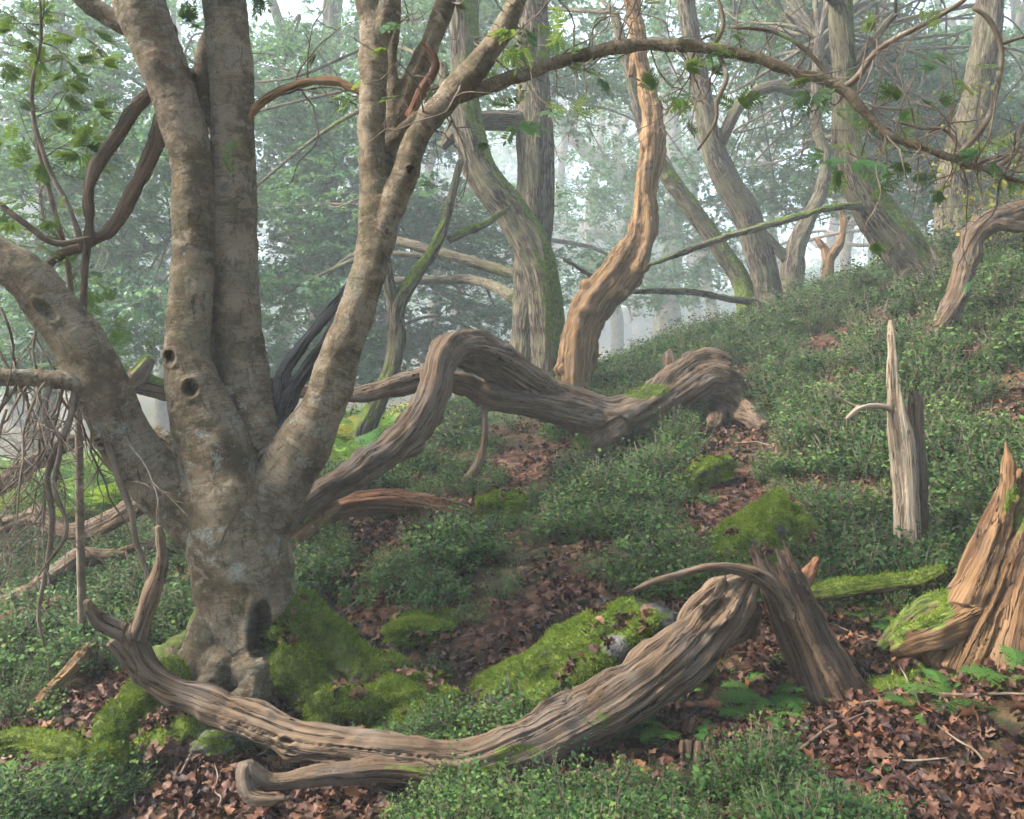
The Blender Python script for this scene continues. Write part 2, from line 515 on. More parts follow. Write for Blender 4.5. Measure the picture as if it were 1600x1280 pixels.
def to_mesh_arrays(V, Q, Tt, voxel):
    me = mk_mesh("tmp", V, [Q, Tt])
    o = bpy.data.objects.new("tmp", me); COL.objects.link(o)
    md = o.modifiers.new("r", 'REMESH'); md.mode = 'VOXEL'; md.voxel_size = voxel; md.use_smooth_shade = True
    dg = bpy.context.evaluated_depsgraph_get(); dg.update()
    m2 = bpy.data.meshes.new_from_object(o.evaluated_get(dg))
    n = len(m2.vertices)
    W = np.empty(n * 3, np.float32); m2.vertices.foreach_get("co", W); W = W.reshape(-1, 3).astype(float)
    lt = np.empty(len(m2.polygons), np.int32); m2.polygons.foreach_get("loop_total", lt)
    li = np.empty(len(m2.loops), np.int32); m2.loops.foreach_get("vertex_index", li)
    if (lt == 4).all():
        F = li.reshape(-1, 4)
    else:
        st = np.concatenate([[0], np.cumsum(lt)[:-1]])
        F = np.array([li[a:a + 4] if b >= 4 else np.r_[li[a:a + 3], li[a + 2]] for a, b in zip(st, lt)])
    bpy.data.objects.remove(o); bpy.data.meshes.remove(me); bpy.data.meshes.remove(m2)
    return W, F

def vnormals(V, F):
    a = V[F[:, 2]] - V[F[:, 0]]; b = V[F[:, 3]] - V[F[:, 1]]
    fn = np.cross(a, b)
    N = np.zeros_like(V)
    for k in range(4):
        for c in range(3):
            N[:, c] += np.bincount(F[:, k], fn[:, c], len(V))
    return norm(N)

def smooth(V, F, it, lam=.5):
    E = np.concatenate([F[:, [0, 1]], F[:, [1, 2]], F[:, [2, 3]], F[:, [3, 0]]])
    cnt = np.bincount(E[:, 0], minlength=len(V)) + np.bincount(E[:, 1], minlength=len(V))
    for _ in range(it):
        S = np.empty_like(V)
        for c in range(3):
            S[:, c] = np.bincount(E[:, 0], V[E[:, 1], c], len(V)) + np.bincount(E[:, 1], V[E[:, 0], c], len(V))
        V = V + lam * (S / np.maximum(cnt, 1)[:, None] - V)
    return V

def nearest(V, chains):
    C = np.concatenate([c.pos for c in chains]); R = np.concatenate([c.rad for c in chains])
    idx = np.concatenate([np.full(len(c.pos), i) for i, c in enumerate(chains)])
    loc = np.concatenate([np.arange(len(c.pos)) for c in chains])
    R2 = (R + 0.004) ** 2
    best = np.empty(len(V), np.int64)
    for k in range(0, len(V), 8000):
        v = V[k:k + 8000]
        d = (v ** 2).sum(1)[:, None] - 2 * v @ C.T + (C ** 2).sum(1)[None]
        best[k:k + 8000] = np.argmin(d / R2[None], 1)
    return idx[best], loc[best], best, R[best]

def fuse(chains, voxel, style, nseg=24, irr=.10, flute=.0, sm=3, seed=0., amp=1.0):
    Vs, Qs, Ts, off = [], [], [], 0
    for i, c in enumerate(chains):
        v, q, t = c.tube(nseg, seed + i * 1.7, irr, flute)
        Vs.append(v); Qs.append(q + off); Ts.append(t + off); off += len(v)
    V, F = to_mesh_arrays(np.concatenate(Vs), np.concatenate(Qs), np.concatenate(Ts), voxel)
    V = smooth(V, F, sm)
    N = vnormals(V, F)
    ci, li, best, R = nearest(V, chains)
    PO = np.concatenate([c.pos for c in chains]); SS = np.concatenate([c.s + 3.7 * i for i, c in enumerate(chains)])
    NN = np.concatenate([c.N for c in chains]); BB = np.concatenate([c.B for c in chains]); TT = np.concatenate([c.T for c in chains])
    TW = np.concatenate([np.full(len(c.pos), c.twist) for c in chains])
    rel = V - PO[best]
    s = SS[best] + (rel * TT[best]).sum(1)
    th = np.arctan2((rel * BB[best]).sum(1), (rel * NN[best]).sum(1)) + s * TW[best]
    W = np.stack([np.cos(th) * R, np.sin(th) * R, s], 1)
    if style == 'rowan':
        d = .35 * R * .22 * noise(V * 5.5 + seed) + .006 * noise(V * 16) + .0015 * noise(W * np.array([20, 20, 60.])) + .0010 * noise(V * 60.)
    elif style == 'dead':
        u = np.stack([np.cos(th), np.sin(th), s], 1)
        r1 = noise(u * np.array([2.2, 2.2, .9]) + seed)
        r2 = noise(u * np.array([5., 5., 1.3]) + seed + 5)
        r3 = 1 - 2 * np.abs(noise(u * np.array([4.2, 4.2, .8]) + seed + 11)) ** .6
        fi = noise(W * np.array([75, 75, 3.5]))
        wob = .35 * noise(u * np.array([3., 3., 2.5]) + 9)
        cq = noise(np.stack([u[:, 0] * 3.6 + wob, u[:, 1] * 3.6 + wob, s * 1.1 + seed], 1))
        cr = np.exp(-(cq / .085) ** 2) * sstep(-.1, .35, noise(u * np.array([1.5, 1.5, 1.8]) + 21 + seed))
        knob = np.clip(noise(V * 5.5 + seed) - .45, 0, 1)
        d = R * (.11 * r1 + .028 * r2 + .03 * r3) + .004 * fi + np.minimum(.16 * R, .014) * noise(V * 8 + 3) + np.minimum(.1 * R, .007) * noise(V * 19 + 3) - np.minimum(.26 * R, .022) * cr + .5 * R * knob
    else:
        u = np.stack([np.cos(th), np.sin(th), s], 1)
        d = R * (.10 * noise(u * np.array([1.6, 1.6, 1.4]) + seed) + .05 * noise(u * np.array([4, 4, 3.]) + seed)) + .012 * (1 - 2 * np.abs(noise(W * np.array([22, 22, 4.5]))))
    V = V + N * (d * amp)[:, None]
    N = vnormals(V, F)
    return dict(V=V, F=F, N=N, W=W, ci=ci, chains=chains, R=R)

def moss_mask(fu, up=.55, amount=.5, scale=3., low=None):
    n = fbm(fu['V'] * scale + 31, 3)
    m = amount + .9 * (fu['N'][:, 2] - up) + .55 * n
    if low is not None:      # more moss towards the foot
        z0, z1, k = low
        m = m + k * (1 - sstep(z0, z1, fu['V'][:, 2]))
    return np.clip(m, 0, 1)

def emit(fu, root, base, mats, moss=None, lichen=None, plain=()):
    """split a fused limb system into its parts and link them under root"""
    V, F, N = fu['V'], fu['F'], fu['N']
    moss = np.zeros(len(V)) if moss is None else moss
    lichen = np.full(len(V), .3) if lichen is None else lichen
    parts = []
    for c in fu['chains']:
        if c.part not in parts: parts.append(c.part)
    pid = np.array([parts.index(c.part) for c in fu['chains']])[fu['ci']]
    fp = pid[F[:, 0]]
    out = {}
    for k, p in enumerate(parts):
        f = F[fp == k]
        if not len(f): continue
        u, inv = np.unique(f, return_inverse=True)
        f = inv.reshape(-1, 4)
        nm = p.split(':')[0]
        m = mats[p] if isinstance(mats, dict) and p in mats else (mats['*'] if isinstance(mats, dict) else mats)
        me = mk_mesh(nm, V[u] - base, f, m, True, dict(wood=fu['W'][u], moss=moss[u], lichen=lichen[u]), N[u])
        out[p] = link(nm, me, root)
    return out

def blades(name, V, N, prob, root, base, per=1.0, h=.014, w=.0035, mat='moss', lean=.6):
    """short moss blades standing on a surface where prob is high"""
    k = RNG.random(len(V)) < np.clip(prob, 0, 1) * min(per, 1)
    rep = max(1, int(round(per)))
    p = np.repeat(V[k], rep, 0); n = np.repeat(N[k], rep, 0)
    if not len(p): return None
    m = len(p)
    p = p + RNG.normal(0, .006, (m, 3))
    d = norm(n + RNG.normal(0, lean * .6, (m, 3)))
    t = norm(np.cross(d, RNG.normal(0, 1, (m, 3))))
    L = h * RNG.uniform(.5, 1.5, m)[:, None]
    A = p - t * w - n * .003; B = p + t * w - n * .003; C = p + d * L
    VV = np.stack([A, B, C], 1).reshape(-1, 3)
    FF = np.arange(3 * m).reshape(-1, 3)
    clump = .5 + .5 * noise(p * 14.)
    r = np.clip(.25 + .45 * clump + RNG.normal(0, .13, m), 0, 1)
    me = mk_mesh(name, VV - base, FF, M[mat], True, dict(rnd=np.repeat(r, 3)))
    o = link(name, me, root)
    tag(o, kind="stuff")
    return o

def tubes_mesh(chains, nseg, base=0):
    Vs, Qs, Ts, Ws, off = [], [], [], [], 0
    for i, c in enumerate(chains):
        v, q, t = c.tube(nseg)
        Vs.append(v); Qs.append(q + off); Ts.append(t + off); Ws.append(c.wood(nseg, i * 2.3)); off += len(v)
    return np.concatenate(Vs) - base, np.concatenate(Qs), np.concatenate(Ts), np.concatenate(Ws)

def grow(p, d, L, r, out, level=0, droop=0., wander=.28, nside=3, ends=None, maxlev=2, step=None):
    """a crooked twig with side twigs"""
    n = max(4, int(L / (step or .07)))
    pts = [np.array(p, float)]; d = norm(d)
    for i in range(n):
        d = norm(d + RNG.normal(0, wander, 3) + np.array([0, 0, -droop]))
        pts.append(pts[-1] + d * L / n)
    pts = np.array(pts)
    rad = r * np.linspace(1, .3, len(pts))
    out.append(Chain(pts, rad, "twigs", max(.03, L / n / 1.5)))
    if ends is not None and level >= maxlev - 1: ends.append((pts[-1], d))
    if level < maxlev:
        for k in range(nside):
            i = int(RNG.integers(max(1, n // 4), n))
            dd = norm(pts[min(i + 1, n)] - pts[i - 1])
            sd = norm(dd * RNG.uniform(.3, .9) + RNG.normal(0, .7, 3))
            grow(pts[i], sd, L * RNG.uniform(.3, .6), rad[i] * .65, out, level + 1, droop, wander, nside, ends, maxlev, step)

# ------------------------------------------------------------------ leaves
def leaf_shape(nst, width, lobes, depth, fold=.25, curl=.0, L=1.):
    t = np.linspace(0, 1, nst)
    w = width * np.sin(np.pi * np.clip(t, .0, 1) ** .75) ** .8 * (1 + depth * np.cos(2 * np.pi * lobes * t)) + .004
    w[0] = .008; w[-1] = .02 * width
    V, F = [], []
    for i in range(nst):
        z = curl * math.sin(t[i] * 3.0)
        V += [(-w[i], t[i] * L, z + fold * w[i]), (0, t[i] * L, z), (w[i], t[i] * L, z + fold * w[i])]
    for i in range(nst - 1):
        a = 3 * i
        F += [(a, a + 1, a + 4, a + 3), (a + 1, a + 2, a + 5, a + 4)]
    return np.array(V), np.array(F)

def rot_from(d, up):
    """frames with y along d and z near up"""
    y = norm(d); x = norm(np.cross(y, up)); z = np.cross(x, y)
    return np.stack([x, y, z], -1)

def make_spray(kind, seed):
    rg = np.random.default_rng(seed)
    Vs, Fs, Rn, off = [], [], [], 0
    def add(lv, lf, R, p, s, r):
        nonlocal off
        Vs.append((lv * s) @ R.T + p); Fs.append(lf + off); Rn.append(np.full(len(lv), r)); off += len(lv)
    if kind in ('oak', 'oakfar'):
        lv, lf = leaf_shape(6 if kind == 'oak' else 3, .30, 2.5, .28 if kind == 'oak' else 0, .3, .06)
        ntw = 3
        for k in range(ntw):
            ang = rg.uniform(-.9, .9); L = rg.uniform(.16, .34)
            dirt = np.array([math.sin(ang), math.cos(ang), rg.normal(0, .18)])
            for j in range(5):
                u = (j + 1) / 5
                p = dirt * L * u + np.array([0, 0, -.03 * u])
                a2 = ang + rg.uniform(-1.5, 1.5) * (1.0 if j < 4 else .7)
                d = np.array([math.sin(a2), math.cos(a2), rg.normal(-.15, .3)])
                R = rot_from(d, np.array([rg.normal(0, .4), rg.normal(0, .4), 1.]))
                add(lv, lf, R, p, rg.uniform(.075, .125), rg.random())
    elif kind == 'rowan':       # pinnate leaves
        lv, lf = leaf_shape(4, .16, 1, 0, .25, .03)
        for k in range(4):
            ang = rg.uniform(-1.6, 1.6); L = rg.uniform(.12, .18)
            dirt = norm(np.array([math.sin(ang), math.cos(ang), rg.normal(-.1, .25)]))
            side = norm(np.cross(dirt, [rg.normal(0, .2), rg.normal(0, .2), 1]))
            r0 = rg.random()
            for j in range(6):
                u = .25 + .75 * j / 6
                for sg in (-1, 1):
                    d = norm(side * sg * .9 + dirt * .55 + np.array([0, 0, -.1]))
                    add(lv, lf, rot_from(d, np.array([0, .1, 1.])), dirt * L * u, rg.uniform(.045, .06), np.clip(r0 + rg.normal(0, .1), 0, 1))
            add(lv, lf, rot_from(dirt, np.array([0, .1, 1.])), dirt * L, .055, r0)
    elif kind == 'birch':
        lv, lf = leaf_shape(4, .36, 1, 0, .2, .03)
        for k in range(9):
            p = rg.normal(0, .10, 3); d = np.array([rg.normal(), rg.normal(), -.9])
            add(lv, lf, rot_from(d, rg.normal(0, 1, 3)), p, rg.uniform(.035, .05), rg.random())
    return np.concatenate(Vs), np.concatenate(Fs), np.concatenate(Rn)

SPRAYS = {k: [make_spray(k, 10 * i + len(k)) for i in range(6)] for k in ('oak', 'oakfar', 'rowan', 'birch')}

def foliage(name, pos, dirs, kind, scale, root, base, mat, tilt=.35):
    pos = np.asarray(pos); dirs = np.asarray(dirs)
    n = len(pos)
    if not n: return None
    var = RNG.integers(0, 6, n)
    Vs, Fs, Rs, off = [], [], [], 0
    tone = np.clip(.5 + .5 * fbm(pos * .9 + 3, 2), 0, 1)
    for v in range(6):
        k = np.where(var == v)[0]
        if not len(k): continue
        sv, sf, sr = SPRAYS[kind][v]
        up = np.tile([0, 0, 1.], (len(k), 1)) + RNG.normal(0, tilt, (len(k), 3))
        R = rot_from(dirs[k], up)
        s = scale * RNG.uniform(.75, 1.25, len(k))
        W = np.einsum('nij,vj->nvi', R, sv) * s[:, None, None] + pos[k][:, None]
        Vs.append(W.reshape(-1, 3))
        Fs.append((sf[None] + (np.arange(len(k)) * len(sv))[:, None, None]).reshape(-1, 4) + off)
        Rs.append(np.clip((sr[None] * .55 + tone[k][:, None] * .45), 0, 1).ravel())
        off += len(k) * len(sv)
    me = mk_mesh(name, np.concatenate(Vs) - base, np.concatenate(Fs), mat, True, dict(rnd=np.concatenate(Rs)))
    o = link(name, me, root)
    return o

# ------------------------------------------------------------------ the ground
def axis(a, b, fine, lo, hi, coarse):
    mid = np.arange(lo, hi + 1e-6, fine)
    def tail(s, e):
        out, step, x = [], fine, s
        while x < e:
            step = min(step * 1.25, coarse); x += step; out.append(min(x, e))
        return out
    right = tail(hi, b); left = tail(-lo, -a)
    return np.array([-x for x in reversed(left)] + list(mid) + right)

gx = axis(-108, 108, .05, -6.0, 7.5, 2.0)
gy = axis(-10, 165, .05, 2.0, 13.0, 2.0)
XX, YY = np.meshgrid(gx, gy)
GX, GY = XX.ravel(), YY.ravel()
GZ = ground_z(GX, GY)
MOSS_SPOTS = [(545,1075,120,70,1.),(430,1115,110,40,.9),(600,1110,90,55,1.),(60,1165,90,40,.8),(180,1165,60,50,.8),(60,1240,70,40,.6),
              (1500,1065,110,25,.8),(1380,955,50,45,.9),(660,975,60,28,1.),(1040,890,60,30,.7),(330,1150,110,35,.7),(1090,740,40,30,.6),(1520,640,60,22,.3)]
_px, _py, _pd = project(np.stack([GX, GY, GZ], 1))
gm = np.zeros(len(GX))
for (a, b, rx, ry, k) in MOSS_SPOTS:
    q = ((_px - a) / rx) ** 2 + ((_py - b) / ry) ** 2
    gm = np.maximum(gm, k * (1 - sstep(.45, 1.25, q)) * (_pd > 0))
gq = np.stack([GX, GY, np.zeros_like(GX)], 1)
gm = np.clip(gm + .22 * fbm(gq * 2.6 + 7, 3) * (gm > .02), 0, 1)
gm = np.maximum(gm, .9 * sstep(.42, .6, fbm(gq * 1.1 + 50, 3)) * (GY < 16))
green = .35 + .6 * sstep(6, 12, GY)
ny, nx = XX.shape
ii = np.arange(ny - 1)[:, None] * nx; jj = np.arange(nx - 1)[None]
GF = np.stack([ii + jj, ii + jj + 1, ii + nx + jj + 1, ii + nx + jj], -1).reshape(-1, 4)
GV = np.stack([GX, GY, GZ], 1)
ground = link("ground", mk_mesh("ground", GV, GF, M['ground'], True, dict(moss=gm, green=green)))
tag(ground, "sloping woodland floor of brown leaf litter, soil and moss", "ground", kind="structure")
_gn = vnormals(GV, GF)
_sel = (gm > .5) & (GY < 9) & (np.abs(GX) < 7)
_b = blades("ground_moss", np.repeat(GV[_sel], 10, 0) + RNG.normal(0, .02, (10 * _sel.sum(), 3)) * np.array([1, 1, .1]), np.repeat(_gn[_sel], 10, 0),
       np.ones(10 * _sel.sum()), None, 0, 1., .02, .004)
tag(_b, "short green moss carpeting the bank below the many-stemmed tree", "moss", kind="stuff")

# ------------------------------------------------------------------ the many-stemmed rowan
base = P(385, 1072, 4.25)
base[2] = gz1(base[0], base[1])
rowan = empty("rowan_tree", base, "smooth grey-brown tree with many stems and a hollow at its foot", "tree")
D = 4.25
ch = [
 px_chain([(392,1130,D,84),(390,1078,D,80),(388,1020,D,75),(388,950,D,77),(380,880,D,82),(372,820,D,82),(372,765,D,70)], "trunk"),
 # leaning left stem
 px_chain([(360,850,D,60),(318,806,D-.02,56),(275,772,D-.05,50),(225,728,D-.1,43),(190,675,D-.14,41),(163,612,D-.18,42),(125,548,D-.2,42),(82,484,D-.22,39),(34,428,D-.25,36),(-50,375,D-.3,34),(-170,310,D-.4,32)], "stem:a"),
 px_chain([(150,600,D-.22,24),(105,594,D-.28,16),(55,590,D-.32,14),(-10,588,D-.36,15),(-90,580,D-.4,14)], "branch:a2"),
 px_chain([(345,830,D+.04,40),(300,760,D+.10,30),(262,700,D+.12,24),(240,670,D+.13,10)], "stem:a3"),
 # front stem with the knot holes
 px_chain([(366,850,D-.05,66),(352,780,D-.07,64),(338,720,D-.08,58),(318,655,D-.08,50),(300,600,D-.08,42),(292,545,D-.07,34),(297,450,D-.04,33),(301,350,D,31),(298,260,D,30),(278,175,D,33),(246,85,D-.02,36),(212,-10,D-.04,38),(170,-160,D-.05,36)], "stem:b"),
 # right-hand upright stem
 px_chain([(395,800,D+.08,56),(392,700,D+.10,50),(380,610,D+.12,43),(368,510,D+.13,40),(367,400,D+.13,37),(365,300,D+.13,36),(364,200,D+.13,33),(360,100,D+.13,33),(350,0,D+.13,34),(338,-160,D+.13,33)], "stem:c"),
 px_chain([(335,60,D+.18,20),(322,90,D+.2,18),(322,150,D+.2,14),(325,210,D+.2,10)], "stem:c2"),
 # curved right stem and its fork
 px_chain([(405,810,D,58),(432,755,D-.02,50),(472,700,D-.03,43),(508,630,D-.04,34),(533,555,D-.05,31),(560,480,D-.06,29),(582,400,D-.07,27),(585,340,D-.07,24),(582,260,D-.07,21),(582,170,D-.08,21),(584,100,D-.08,22),(580,40,D-.08,18),(570,-20,D-.08,18),(560,-150,D-.08,17)], "stem:d"),
 px_chain([(588,80,D-.08,16),(604,20,D-.1,16),(622,-60,D-.1,15),(640,-160,D-.1,14)], "branch:d3"),
 px_chain([(588,390,D-.07,24),(605,335,D-.08,21),(628,285,D-.09,21),(652,215,D-.1,19),(695,158,D-.12,20),(745,105,D-.14,19),(785,50,D-.16,17),(815,-20,D-.18,16),(860,-150,D-.2,15)], "stem:d2"),
 # hollow blackened stem behind, split open along its length
 px_chain([(415,740,D+.14,42),(420,670,D+.16,30),(438,612,D+.17,17),(448,575,D+.16,11),(490,516,D+.17,9),(530,470,D+.18,9),(556,440,D+.2,14),(578,395,D+.18,16),(594,320,D+.15,14),(603,250,D+.12,15)], "stem:e", ds=.02),
 px_chain([(430,680,D+.16,26),(446,632,D+.16,16),(470,592,D+.15,12),(512,536,D+.16,12),(545,478,D+.18,11),(565,440,D+.2,12)], "stem:e", ds=.02),
 px_chain([(600,270,D+.12,14),(612,180,D+.14,10),(613,80,D+.15,9),(622,-40,D+.15,9),(630,-150,D+.15,8)], "branch:f1"),
 px_chain([(600,260,D+.12,16),(618,190,D+.16,16),(648,115,D+.2,16),(680,50,D+.22,16),(705,-30,D+.24,16),(730,-150,D+.26,15)], "stem:f2"),
 # long arching branch
 px_chain([(596,236,D+.1,11.8),(640,196,D+.06,11.8),(700,160,D+.0,11.8),(760,136,D-.05,11.3),(830,112,D-.08,10.9),(910,86,D-.1,10.1),(1000,70,D-.14,10.1),(1090,74,D-.16,9.7),(1170,88,D-.18,9.2),(1240,112,D-.2,8.4),(1305,132,D-.22,8.4),(1348,172,D-.24,8.4),(1390,212,D-.25,7.6),(1450,234,D-.26,6.3),(1500,252,D-.27,5.9),(1545,268,D-.28,5.0),(1600,285,D-.3,4.2),(1680,290,D-.32,3.4)], "branch:arch", ds=.02),
 px_chain([(640,185,D+.1,9),(660,140,D+.08,8),(680,108,D+.06,7),(676,85,D+.05,6),(655,64,D+.04,3)], "branch:stub"),
 # brown limbs on the left
 px_chain([(272,60,D+.05,20),(212,45,D+.05,18),(170,25,D+.03,16),(120,-10,D,15),(40,-80,D,13)], "branch:l1"),
 px_chain([(282,90,D+.14,13),(250,128,D+.2,10),(215,165,D+.2,11),(175,225,D+.2,10),(148,265,D+.2,11),(137,305,D+.2,9),(140,350,D+.2,8),(133,420,D+.2,7),(128,500,D+.22,6)], "branch:l2", ds=.02),
 px_chain([(300,110,D+.16,15),(258,180,D+.22,14),(238,240,D+.24,13),(205,305,D+.25,12),(175,355,D+.26,10),(130,385,D+.26,9),(90,400,D+.26,8),(50,440,D+.26,7)], "branch:l3", ds=.02),
 px_chain([(380,195,D+.1,9),(405,165,D+.1,7),(440,142,D+.08,7),(490,127,D+.06,7),(530,130,D+.03,7),(580,150,D,6)], "branch:m", ds=.02),
 # roots
 px_chain([(345,985,D-.06,50),(318,1030,D-.12,38),(296,1062,D-.2,28),(280,1085,D-.26,20),(262,1100,D-.3,10)], "root:a"),
 px_chain([(350,1030,D-.16,36),(330,1070,D-.26,26),(315,1085,D-.30,18),(300,1100,D-.32,9)], "root:b"),
 px_chain([(400,1040,D-.18,40),(398,1078,D-.27,26),(375,1090,D-.30,16),(356,1096,D-.3,8)], "root:c"),
 px_chain([(430,960,D-.0,46),(480,990,D-.02,44),(530,1022,D-.04,40),(580,1050,D-.06,34),(622,1068,D-.06,26),(655,1086,D-.04,12)], "root:d"),
 px_chain([(440,1000,D-.1,44),(470,1045,D-.18,38),(500,1090,D-.24,32),(520,1140,D-.28,20)], "root:e"),
 px_chain([(330,1060,D-.1,34),(270,1065,D-.25,27),(222,1085,D-.5,26),(190,1130,D-.72,27),(165,1180,D-.86,22),(140,1225,D-.95,13)], "root:moss"),
 px_chain([(350,950,D+.05,40),(300,1010,D+.12,28),(240,1030,D+.2,16)], "root:back"),
]
base_rowan, rowan_chains = base, ch
fu = fuse(ch, .0085, 'rowan', 26, irr=.07, sm=5, seed=2.)
V, N = fu['V'], fu['N']

def carve(fu, px, py, rx, ry, depth, ring=.012, ang=0., span=.12):
    X, Y, Dp = project(fu['V'])
    c, s = math.cos(ang), math.sin(ang)
    dx, dy = X - px, Y - py
    q = np.sqrt(((dx * c + dy * s) / rx) ** 2 + ((-dx * s + dy * c) / ry) ** 2)
    view = norm(fu['V'] - np.array([0, 0, CAMZ]))
    facing = -(view * fu['N']).sum(1) > -.1
    near = (q < 2.2) & facing
    if not near.any(): return
    dmin = Dp[near].min()
    k = near & (Dp < dmin + span)
    w = np.clip(1 - q[k] ** 2.5, 0, 1)
    rg = np.exp(-((q[k] - 1.28) / .3) ** 2)
    fu['V'][k] += view[k] * (w * depth)[:, None] + fu['N'][k] * (rg * ring)[:, None]

carve(fu, 266, 560, 9, 11, .11, .011)
carve(fu, 298, 607, 11, 13, .11, .011)
carve(fu, 160, 691, 8, 8, .05, .014)
carve(fu, 641, 266, 5, 6, .04, .012)
carve(fu, 406, 985, 18, 48, .34, .010, .1, .25)
carve(fu, 422, 1012, 16, 24, .16, .004, .1, .4)
carve(fu, 72, 485, 22, 8, .05, .010, .75)
carve(fu, 376, 420, 10, 14, .012, .006)
carve(fu, 404, 720, 7, 26, .05, .0, .1)
zb = base[2]
low_ = 1 - sstep(zb + .05, zb + .5, fu['V'][:, 2])
fu['V'] += fu['N'] * (low_ * (.020 * noise(fu['V'] * 11) + .010 * noise(fu['V'] * 26) + .005 * noise(fu['V'] * 60)))[:, None]
fu['N'] = vnormals(fu['V'], fu['F'])
V, N = fu['V'], fu['N']
lich_lit = .25 + .9 * sstep(zb + .35, zb + .8, V[:, 2]) * (1 - sstep(zb + 1.35, zb + 1.9, V[:, 2])) + .5 * (1 - sstep(zb, zb + .35, V[:, 2]))
parts_c = np.array([c.part for c in ch])[fu['ci']]
lich_lit[np.char.startswith(parts_c, 'branch')] = .75  # branches' lit tan look painted in as extra pale lichen cover
mm = np.clip(.05 + .25 * fbm(V * 4 + 3, 3) + .35 * (1 - sstep(zb - .05, zb + .3, V[:, 2])), 0, .38)
root_moss = np.isin(parts_c, ['root:d', 'root:e', 'root:moss'])
V[root_moss] += N[root_moss] * (.034 * noise(V[root_moss] * 7) + .016 * noise(V[root_moss] * 17) + .006 * noise(V[root_moss] * 40))[:, None]
mm[root_moss] = np.clip(.78 + .5 * fbm(V[root_moss] * 5 + 3, 3) + .25 * N[root_moss, 2], 0, 1)
mm[(parts_c == 'root:moss')] = 1
rb = np.isin(parts_c, ['root:back'])
mm[rb] = np.clip(.5 + .4 * N[rb, 2], 0, 1)
ROOT_TOP = (fu['V'][np.isin(parts_c, ['root:d', 'root:e'])], fu['N'][np.isin(parts_c, ['root:d', 'root:e'])])
RP = emit(fu, rowan, base, {'*': M['rowan'], 'stem:e': M['char'], 'branch:l2': M['dead_dark'], 'branch:l3': M['dead_dark'], 'branch:stub': M['dead_red'], 'branch:m': M['dead_gold']}, mm, np.clip(lich_lit, 0, 1))
blades("moss", fu['V'], fu['N'], sstep(.55, .85, mm) * root_moss, RP['root:d'], base, 4., .010, .0026)

# dead twigs hanging from the leaning stem, and twigs along the arching branch
tw = []
for (a, b, dd, L, dx, dz) in [(60,470,4.05,1.5,-.1,-1.),(95,520,4.02,1.6,.05,-1.),(120,600,4.0,1.5,.12,-1.),(130,620,3.98,1.35,-.35,-1.),(105,590,3.95,1.5,-.2,-1.),
        (60,590,3.92,1.3,0.,-1.),(30,588,3.9,1.3,.1,-1.),(5,585,3.9,1.4,.05,-1.),(75,590,3.92,1.2,-.15,-1.),(0,480,3.95,1.6,.1,-1.),(-20,500,3.9,1.5,.15,-1.),
        (150,650,4.02,1.1,.45,-1.),(128,500,4.4,1.3,-.1,-1.),(50,440,4.45,1.4,-.1,-.9),(20,560,4.1,1.5,.2,-1.),(45,600,4.05,1.5,-.1,-1.),(90,610,4.1,1.4,.2,-1.),(-30,600,3.9,1.5,.25,-1.),(-40,560,4.0,1.6,.3,-1.),(10,640,3.95,1.3,.1,-1.),(60,660,4.0,1.2,-.2,-1.),(140,640,4.0,1.2,-.1,-1.)]:
    grow(P(a, b, dd), (dx, RNG.normal(0, .15), dz), L * .74, .0072, tw, 0, .03, .22, 6, None, 2, .09)
for rows in ([(130,600,4.0,6),(160,670,4.0,6),(185,745,3.98,6),(205,800,3.95,5),(212,845,3.95,4.5),(230,900,3.95,4),(222,960,3.95,2.5)],
             [(118,600,3.98,5.5),(108,660,3.95,5),(75,735,3.92,5),(82,810,3.92,4.5),(74,880,3.9,4),(60,960,3.9,3),(70,1010,3.88,2)],
             [(80,590,3.94,5),(70,650,3.9,4.5),(95,690,3.9,4),(85,760,3.9,4),(104,830,3.88,3),(60,900,3.85,2)],
             [(130,390,4.46,6),(110,330,4.4,4),(75,260,4.4,4),(50,180,4.4,3)],
             [(0,320,4.2,5),(40,350,4.2,5),(85,380,4.3,5),(140,372,4.4,4)]):
    tw.append(px_chain(rows, "twigs"))
v_, q_, t_, w_ = tubes_mesh(tw, 6, base)
o = link("hanging_twigs", mk_mesh("hanging_twigs", v_, [q_, t_], M['twig']), RP["stem:a"]); tag(o, kind="stuff")
tw = []; ends = []
arch = [c for c in ch if c.part == "branch:arch"][0]
for k in range(90):
    i = int(len(arch.pos) * (.22 + .77 * RNG.random()))
    i = min(i, len(arch.pos) - 2)
    up = RNG.choice([1, -1], p=[.55, .45])
    d = np.array([RNG.normal(.25, .55), RNG.normal(0, .5), up * RNG.uniform(.5, 1.1)])
    frac = i / len(arch.pos)
    grow(arch.pos[i], d, RNG.uniform(.25, .75) * (1.15 - .3 * frac), RNG.uniform(.003, .006), tw, 0, .05 if up < 0 else -.02, .33, 3, ends, 2, .06)
